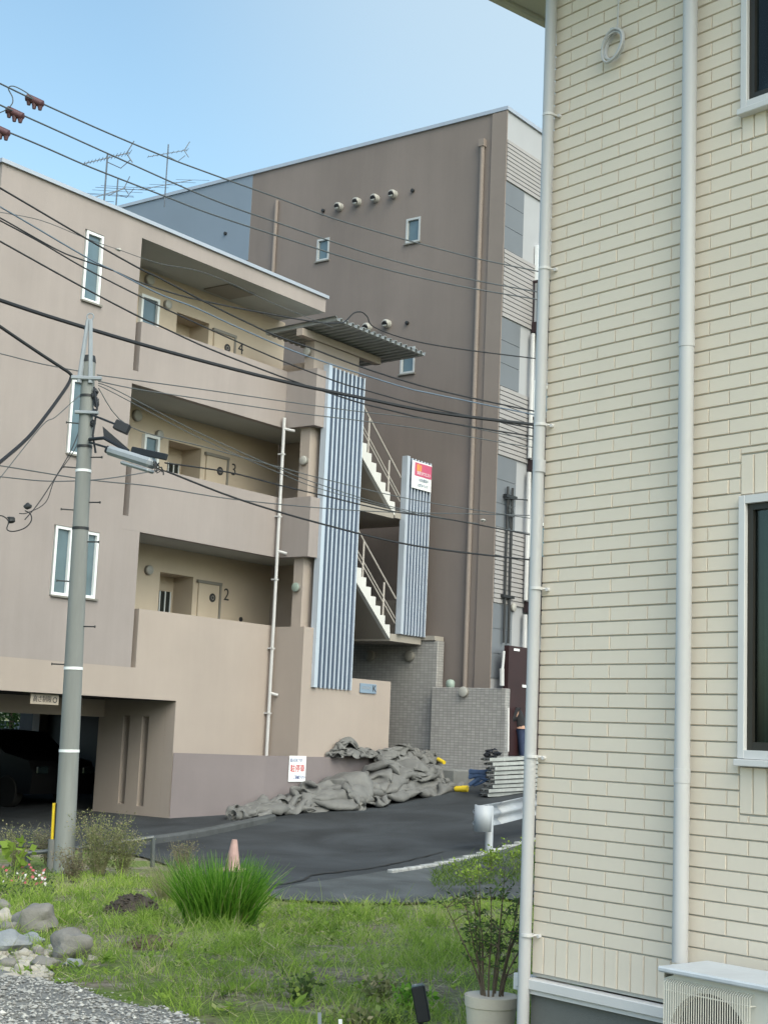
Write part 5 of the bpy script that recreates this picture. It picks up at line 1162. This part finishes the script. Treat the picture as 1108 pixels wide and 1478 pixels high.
# lime shoots sprouting behind the pot
for px, py, h, sp, lab in ((708, 1258, .33, .06, 'lime green shoot beside the guard rail post'), (748, 1262, .5, .2, 'lime green weeds behind the corner downpipe'), (680, 1278, .30, .26, 'spreading lime shoots left of the guard rail post')):
    leafy('weed', lab, gp(px, py), h, sp, 9, 220, .045, M['limeleaf'], M['straw'], 'weed', wob=.05, lo=.3, sr=.003)

# traffic cone
c = gp(335, 1258); CO = thing('traffic_cone', 'faded pink traffic cone behind the big grass clump', 'traffic cone', c); m = MB(); m.lathe(c, (.02, 0, 1), [(.03, .125), (.04, .105), (.40, .04), (.415, .034), (.416, .005)], 20); build('cone', m, M['cone'], CO, smooth=True); m = MB(); m.box(Frame(c, X_, Y_), -.17, .17, -.17, .17, .0, .032, bev=.01); build('base', m, M['cone'], CO)
# pipe barrier and kerb by the apron
PBR = thing('pipe_barrier', 'low grey pipe barrier behind the grass, right of the pole', 'barrier', gp(222, 1250)); m = MB()
a_ = gp(222, 1250); b_ = gp(248, 1246)
r_ = MB(); r_.tube([at(40, 1232, 19.2), at(118, 1224, 19.3), at(190, 1214, 19.4), at(222, 1209, 19.5)], .028, 8); build('rail', r_, M['rail_grey'], PBR, smooth=True)
for (px, y0, y1) in ((221, 1209, 1252), (116, 1224, 1256), (40, 1232, 1262)): s_ = MB(); s_.tube([at(px, y0, 19.5 if px > 200 else 19.3), at(px-1, y1, 19.5 if px > 200 else 19.3)], .032, 8); build('post', s_, M['rail_grey'], PBR, smooth=True)
m = MB(); k0, k1 = gp(196, 1222), gp(398, 1186); d = (k1-k0); d.z = 0; d.normalize(); sd_ = Vector((-d.y, d.x, 0)); st = []
for j in range(25):
    p0 = k0.lerp(k1, j/24); z = hz(p0.x, p0.y); st.append([Vector((p0.x, p0.y, 0))+sd_*o+Z_*(z+h) for o, h in ((0, -.1), (0, .09), (.025, .12), (.15, .12), (.175, .09), (.175, -.1))])
for j in range(24):
    for i in range(5): m.quad(st[j][i], st[j+1][i], st[j+1][i+1], st[j][i+1])
m.add(st[0], [tuple(range(6))]); m.add(st[-1], [tuple(range(6))])
tag(build('kerb', m, M['kerb'], loc=k0), kind='structure')
# white edge kerb under the guard rail
m = MB(); k0, k1 = gp(562, 1262), gp(762, 1216); pts = [k0.lerp(k1, i/10) for i in range(16)]
for i in range(15):
    p0, p1 = pts[i], pts[i+1]; d = (p1-p0); d.z = 0; L_ = d.length; d.normalize()
    m.box(Frame((p0.x, p0.y, hz(p0.x, p0.y)), d, Vector((-d.y, d.x, 0))), .004, L_-.004, -.05, .05, -.1, .055, bev=.012)
tag(build('edge_kerb', m, M['worn_white'], loc=k0), kind='structure')
# guard rail
g0 = gp(705, 1229); gd_ = (k1-k0); gd_.z = 0; gd_.normalize(); gs = Vector((-gd_.y, gd_.x, 0)); slope = (hz(*(k1.xy))-hz(*(k0.xy)))/(k1-k0).length
GR = thing('guard_rail', 'white steel guard rail with rounded end plate beside the sloping road', 'guard rail', g0)
for k in range(3): 
    q = g0+gd_*2*k; q.z = hz(q.x, q.y); m = MB(); m.tube([q-Z_*.2, q+Z_*.66, q+Z_*.69], [.062, .062, .05], 16); build('post', m, M['rail_white'], GR, smooth=True)
    if k == 0:
        for zz in (.3, .5): m = MB(); m.tube([q+Z_*zz-gd_*.0-gs*0, q+Z_*zz+gs*.12], .02, 6); build('bracket', m, M['lamp_body'], GR)
prof = [(.035*(1-cos(4*pi*t)), .685-.35*t) for t in np.linspace(0, 1, 25)]
m = MB(); rows = []
for s_ in (-.25, .6, 1.5, 2.5, 3.6, 5.6):
    q = g0+gd_*s_+gs*.10; z0 = hz(*(g0+gd_*max(s_, 0)).xy); rows.append([Vector((q.x, q.y, z0+z))+gs*a for a, z in prof])
for a in range(len(rows)-1):
    for j in range(len(prof)-1): m.quad(rows[a][j], rows[a+1][j], rows[a+1][j+1], rows[a][j+1])
bo = build('beam', m, M['rail_white'], GR, recalc=False, smooth=True); md = bo.modifiers.new('t', 'SOLIDIFY'); md.thickness = .006
m = MB(); e0 = g0-gd_*.25+gs*.12; vs = []; n = 16
for i in range(n+1):
    a = pi*i/n*1.15-.2; r_ = .135; c_ = e0-gs*.13+gd_*(-r_*sin(a)*1.0)+gs*(r_*cos(a)); vs += [Vector((c_.x, c_.y, g0.z+.31)), Vector((c_.x, c_.y, g0.z+.71))]
m.add(vs, [(2*i, 2*i+2, 2*i+3, 2*i+1) for i in range(n)]); eo = build('end_plate', m, M['rail_white'], GR, recalc=False, smooth=True); md = eo.modifiers.new('t', 'SOLIDIFY'); md.thickness = .008

# ---------------------------------------------------------------- tarpaulins, planks
def crumple(prof, hf, nu, nn, len_u, len_n, seed, steps=150, clampz=9.):
    """A sheet bigger than its footprint is squeezed onto a heap and left to buckle (position based cloth).
    prof(t) -> (u, centre n, half width) along the heap; hf(u, n) = solid heap under the sheet; returns (nn+1, nu+1, 3) of u, n, height."""
    rg = np.random.default_rng(seed); T = np.linspace(0, 1, nu+1); pr = np.array([prof(t) for t in T])
    J = np.linspace(-1, 1, nn+1)[:, None]; X = np.zeros((nn+1, nu+1, 3)); X[..., 0] = pr[:, 0]; X[..., 1] = pr[:, 1]+J*pr[:, 2]
    su = len_u/nu; sn = len_n/nn; C0, W0 = pr[:, 1].copy(), pr[:, 2].copy(); U0, U1 = pr[0, 0], pr[-1, 0]
    nz = np.array([[noise.fractal(Vector((X[j, i, 0]*2.2, X[j, i, 1]*2.2, seed)), .8, 2, 4) for i in range(nu+1)] for j in range(nn+1)])
    nz2 = np.array([[noise.noise(Vector((X[j, i, 0]*3.1, X[j, i, 1]*3.1, seed+9))) for i in range(nu+1)] for j in range(nn+1)])
    X[..., 2] = hf(X[..., 0], X[..., 1])+.06+.13*np.abs(nz); X[..., 0] += .07*nz2; X[..., 1] += .05*nz
    V = np.zeros_like(X)
    def con(A, B, L, k):
        d = B-A; l = np.sqrt((d*d).sum(-1, keepdims=True))+1e-9; c = d*((l-L)/l*.5*k); A += c; B -= c
    dg_ = sqrt(su*su+sn*sn)
    for it in range(steps):
        P = X.copy(); V *= .90; V[..., 2] -= .020; X += V*.35
        for _ in range(3):
            for s0 in (0, 1):
                con(X[:, s0:nu:2][:, :], X[:, s0+1:nu+1:2], su, 1.); con(X[s0:nn:2], X[s0+1:nn+1:2], sn, 1.)
            for s0 in (0, 1):
                con(X[:-1, s0:nu:2], X[1:, s0+1:nu+1:2], dg_, .35); con(X[1:, s0:nu:2], X[:-1, s0+1:nu+1:2], dg_, .35)
            for s0 in range(4):
                e = (nu+1-s0-2+3)//4; q0 = np.arange(s0, nu-1, 4); A = X[:, q0]; B = X[:, q0+2]; con(A, B, 2*su, .30); X[:, q0] = A; X[:, q0+2] = B
                q0 = np.arange(s0, nn-1, 4); A = X[q0]; B = X[q0+2]; con(A, B, 2*sn, .30); X[q0] = A; X[q0+2] = B
        c = np.interp(X[..., 0], pr[:, 0], C0); w = np.interp(X[..., 0], pr[:, 0], W0)
        X[..., 0] = np.clip(X[..., 0], U0-.05, U1+.05); X[..., 1] = np.clip(X[..., 1], c-w*1.06, c+w*1.06)
        g = hf(X[..., 0], X[..., 1])-.012; hit = X[..., 2] < g; X[..., 2] = np.maximum(X[..., 2], g)
        X[..., 2] = np.minimum(X[..., 2], g+clampz)
        V = X-P; V[hit] *= .4
        sp = np.sqrt((V*V).sum(-1, keepdims=True)); V *= np.minimum(1, .05/(sp+1e-9))
    return X
def tarp(name, label, L, wid, nu, nn, ru, rn, mt, loc, seed, base=None, squash=.92, clampz=9., n_front=None):
    """L: (u, n, ru, rn, h) bumps of the heap"""
    L = sorted(L); us = np.array([q[0] for q in L]); u0, u1 = min(q[0]-q[2]*.8 for q in L), max(q[0]+q[2]*.8 for q in L)
    xs_ = np.concatenate([[u0], us, [u1]]); cs = np.array([L[0][1]]+[q[1] for q in L]+[L[-1][1]]); ws = np.array([L[0][3]*.6]+[q[3] for q in L]+[L[-1][3]*.6]); hs = np.array([.02]+[q[4] for q in L]+[.02])
    def prof(t): u = u0+(u1-u0)*t; return (u, float(np.interp(u, xs_, cs)), float(np.interp(u, xs_, ws))*wid)
    def hf(u, n_):
        c = np.interp(u, xs_, cs); w = np.interp(u, xs_, ws)*wid; h = np.interp(u, xs_, hs)*squash; r_ = np.clip(1-((n_-c)/(w*.84))**2, 0, 1); return h*r_**.6*(1+.16*np.sin(u*6+n_*3)+.08*np.sin(u*13-n_*9))
    mw = max(ws)*2*wid
    m = MB(); off = 0
    for sd_, kh, dn, kw in ((seed, 1.0, 0.0, 1.0), (seed+31, .50, .10, 1.12)):
        h2 = lambda u, n_: hf(u, n_-dn)*kh
        p2 = lambda t: (lambda q: (q[0], q[1]+dn, q[2]*kw))(prof(t))
        X = crumple(p2, h2, nu, nn, (u1-u0)*ru, mw*rn*kw, sd_, clampz=clampz*(1 if kh == 1 else .6))
        for j in range(nn+1):
            for i in range(nu+1):
                u, n_, z = X[j, i]; p = FL(u, n_, 0); m.v.append((p.x, p.y, (hz(p.x, p.y) if base is None else base)+z))
        for j in range(nn):
            for i in range(nu): k = off+j*(nu+1)+i; m.f.append((k, k+1, k+nu+2, k+nu+1)); m.m.append(0)
        off = len(m.v)
    o = build(name, m, mt, recalc=False, smooth=True, loc=loc); o.modifiers.new('s', 'SUBSURF').levels = 1; o.modifiers['s'].render_levels = 2
    return tag(o, label, 'tarpaulin')
def unp(px, py, n): q = FL.inv(on_n(px, py, n)); return q.x
L1 = [(-2.0, 1.08, .4, .16, .12), (-1.55, 1.16, .42, .20, .16), (-1.0, 1.2, .5, .26, .20), (-.5, 1.28, .55, .36, .30), (-.05, 1.42, .55, .50, .50), (.42, 1.5, .55, .56, .66), (.95, 1.6, .5, .52, .50), (1.4, 1.6, .5, .52, .60), (1.85, 1.6, .55, .56, .78), (2.35, 1.62, .6, .54, .76), (2.9, 1.78, .55, .50, .50), (3.4, 1.9, .5, .42, .30), (3.8, 2.0, .4, .3, .16)]
tarp('tarpaulin', 'long crumpled grey tarpaulin heaped at the foot of the purple wall', L1, 1.25, 100, 32, 1.9, 2.3, M['tarp'], FL(1, 1.4, .1), 1, clampz=.40)
uu = unp(492, 1090, .9)
tarp('tarpaulin', 'small bunched grey tarpaulin on top of the purple wall', [(uu-.15, .93, .3, .16, .16), (uu+.12, .93, .3, .22, .50), (uu+.45, .95, .3, .16, .14), (uu+1.0, .98, .3, .13, .12)], 1.05, 34, 13, 1.9, 2.5, M['tarp'], FL(uu, .9, 1.08), 7, base=1.09, clampz=.2)
uu = unp(562, 1085, 1.15)
tarp('tarpaulin', 'grey tarpaulin bundle lying by the tiled entrance wall', [(uu-.2, 1.2, .35, .26, .34), (uu+.2, 1.2, .4, .28, .40), (uu+.7, 1.22, .4, .24, .26), (uu+1.3, 1.2, .4, .26, .24), (uu+1.9, 1.2, .3, .2, .14)], 1.05, 52, 16, 1.9, 2.5, M['tarp'], FL(uu, 1.1, 1.0), 11, base=1.0, clampz=.22)
c0, c1 = at(658, 1134, 30.6), at(675, 1131, 30.5); m = MB(); d = (c1-c0); m.tube([c0, c0+d*.1, c0+d*.9, c1], [.055, .062, .062, .055], 14)
c0.z = hz(c0.x, c0.y)+.06
m = MB(); c1.z = hz(c1.x, c1.y)+.062; d = c1-c0; m.tube([c0-d*.1, c0, c0+d*.5, c0+d*.52, c1, c1+d*.02], [.045, .06, .062, .07, .07, .02], 16)
tag(build('yellow_tube', m, M['yellow'], smooth=True, loc=c0), 'short yellow plastic tube lying at the end of the tarpaulin', 'tube')
c0 = at(641, 1101, 30.5); m = MB(); m.tube([c0, at(632, 1096, 30.7)], .04, 10); tag(build('yellow_tube', m, M['yellow'], smooth=True, loc=c0), 'yellow tube end poking out of the grey tarpaulin bundle', 'tube')
# stack of scaffold planks
D_ = 29.6; sb = at(714, 1136, D_); sb.z = hz(sb.x, sb.y)
pd0 = Vector((.86, .5, .06)).normalized(); ps = Vector((-pd0.y, pd0.x, 0)).normalized(); pu = pd0.cross(ps)
for k in range(9):
    F_ = Frame(sb+Z_*(.02+.088*k)+Vector((random.gauss(0, .03)+(.03*(k-4)*(1 if k < 5 else -1)), random.gauss(0, .03), 0)), pd0, ps, pu); T = thing('scaffold_plank', {0: 'lowest steel scaffold plank of the stack by the downpipe', 8: 'topmost steel scaffold plank of the stack by the downpipe'}.get(k, 'steel scaffold plank in the middle of the stack by the downpipe'), 'plank', F_.o, 0, 'stacked scaffold planks')
    m = MB(); m.box(F_, .0, 1.9, 0, .24, .055, .062); m.box(F_, 0, 1.9, -.012, 0, 0, .064); m.box(F_, 0, 1.9, .24, .252, 0, .064); m.box(F_, 0, .012, .001, .239, .012, .054); build('deck', m, M['alu'], T)
    for b in (.03, .19): m = MB(); m.box(F_, -.06, -.001, b, b+.035, .02, .05); build('hook', m, M['darkmetal'], T)
# blue sheet and dark bits beside the planks
bl = thing('blue_sheet', 'rumpled dark blue sheet under the scaffold planks', 'sheet', at(690, 1128, 30)); m = MB()
for k in range(14):
    a = at(676+random.uniform(0, 8), 1112+random.uniform(0, 22), 30.1); b = at(700+random.uniform(0, 8), 1108+random.uniform(0, 22), 29.9); a.z = max(a.z, hz(a.x, a.y)+.03); b.z = max(b.z, hz(b.x, b.y)+.03); m.tube([a, (a+b)/2+Vector((0, 0, random.gauss(0, .03))), b], random.uniform(.025, .04), 6, flat=.5)
build('folds', m, M['bluetarp'], bl); 
m = MB()
for k in range(10): m.blob(at(702+random.uniform(0, 14), 1088+random.uniform(-4, 4), 29.75), random.uniform(.05, .12), .08, random.uniform(.03, .07), k, .35, 1.6, 10, 7)
tag(build('rubbish_bag', m, M['black'], smooth=True, loc=at(700, 1083, 29.7)), 'small heap of dark cloth at the left end of the scaffold planks', 'cloth')
# worker standing behind the planks, half hidden by the downpipe
def worker(base):
    T = thing('person', 'person in dark jacket and navy trousers bending behind the scaffold planks', 'person', base)
    def skin(name, verts, edges, rad, mt, par):
        me = bpy.data.meshes.new(name); me.from_pydata([tuple(Vector(v)) for v in verts], edges, []); me.materials.append(mt); o = bpy.data.objects.new(name, me); COL.objects.link(o); o.parent = par
        md = o.modifiers.new('s', 'SKIN'); md.use_smooth_shade = True
        for i, r_ in enumerate(rad): sv = me.skin_vertices[0].data[i]; sv.radius = (r_, r_); sv.use_root = i == 0
        o.modifiers.new('b', 'SUBSURF').levels = 2; o.modifiers['b'].render_levels = 2; return o
    v = [(0, 0, .92), (-.05, 0, 1.12), (-.12, 0, 1.34), (-.19, -.0, 1.47), (-.24, 0, 1.60), (-.26, 0, 1.68), (-.12, .18, 1.38), (-.26, .24, 1.12), (-.42, .20, .96), (-.50, .18, .93), (-.12, -.18, 1.38), (-.28, -.24, 1.12), (-.44, -.2, .98), (-.52, -.18, .95), (0, .1, .86), (-.06, .12, .48), (.04, .13, .08), (-.10, .13, .04), (0, -.1, .86), (.02, -.12, .48), (.12, -.13, .08), (-.02, -.13, .04)]
    e = [(0, 1), (1, 2), (2, 3), (3, 4), (4, 5), (2, 6), (6, 7), (7, 8), (8, 9), (2, 10), (10, 11), (11, 12), (12, 13), (0, 14), (14, 15), (15, 16), (16, 17), (0, 18), (18, 19), (19, 20), (20, 21)]
    rd = [.14, .14, .15, .06, .09, .08, .075, .052, .04, .035, .075, .052, .04, .035, .095, .068, .05, .045, .095, .068, .05, .045]
    skin('body', v, e, rd, M['skin'], T)
    jv = [v[i] for i in (0, 1, 2, 6, 7, 10, 11)]; skin('jacket', [(0, 0, .84), jv[1], jv[2], jv[3], jv[4], jv[5], jv[6]], [(0, 1), (1, 2), (2, 3), (3, 4), (2, 5), (5, 6)], [.165, .165, .17, .095, .07, .095, .07], M['jacket'], T)
    tv = [(-.02, 0, 1.06), v[14], v[15], (.035, .13, .13), v[18], v[19], (.11, -.13, .13)]; skin('trousers', tv, [(0, 1), (1, 2), (2, 3), (0, 4), (4, 5), (5, 6)], [.155, .115, .085, .07, .115, .085, .07], M['trousers'], T)
    m = MB(); m.blob(T.location+Vector((-.225, 0, 1.735)), .095, .085, .055, 2, .1, 1, 14, 8); build('hair', m, M['black'], T, smooth=True)
wb = at(752, 1075, 32.3); wb.z = hz(wb.x, wb.y); worker(wb)
# loose white pole leaning by the tiled wall
m = MB(); m.tube([on_n(733, 1085, 3.2), on_n(733.5, 1022, 3.2)], .02, 8); tag(build('white_post', m, M['white'], loc=on_n(734, 1085, 3.25)), 'slim white post at the right end of the low tiled wall', 'post')

# ---------------------------------------------------------------- what shows through the garage: a tree and a pale house
tb = FL(FL.inv(on_n(14, 1055, -14)).x, -14, -.2); TR = thing('tree', 'leafy green tree seen through the open garage', 'tree', tb); m = MB(); m.tube([tb, tb+Vector((.05, 0, 1.0)), tb+Vector((0, .1, 2.4))], [.13, .1, .05], 8); build('trunk', m, M['bark'], TR)
n = 5200; c = np.array([tb.x, tb.y, 2.0])+RNG.normal(0, 1, (n, 3))*np.array([.9, .9, .65]); d = RNG.normal(0, 1, (n, 3)); d /= np.linalg.norm(d, axis=1)[:, None]; s_ = np.cross(d, RNG.normal(0, 1, (n, 3))); s_ /= np.linalg.norm(s_, axis=1)[:, None]; l = RNG.uniform(.07, .14, n)[:, None]
V = np.stack([c, c+d*l*.5+s_*l*.3, c+d*l, c+d*l*.5-s_*l*.3], 1).reshape(-1, 3); leaf_mesh('crown', V, np.arange(4*n).reshape(n, 4), RNG.beta(2, 2, n), M['treeleaf'], TR)
hb = FL(-5.5, -20, -.2); PH = thing('pale_house', 'pale blue house seen through the open garage', 'house', hb); m = MB(); m.box(FL, -12, 4, -26, -20, -.5, 3.5); build('wall', m, M['pale_house'], PH); m = MB(); m.box(FL, -12.3, 4.3, -26.3, -19.7, 3.5, 3.8); build('roof', m, M['roof'], PH)
m = MB(); 
for k in range(4): m.box(FL, -10+3.5*k, -8.6+3.5*k, -19.99, -19.95, .9, 2.1)
build('window', m, M['glass_dark'], PH) if 0 else None
for k in range(4): w = MB(); w.box(FL, -10+3.5*k, -8.6+3.5*k, -19.999, -19.95, .9, 2.1); build('window', w, M['glass_dark'], PH)
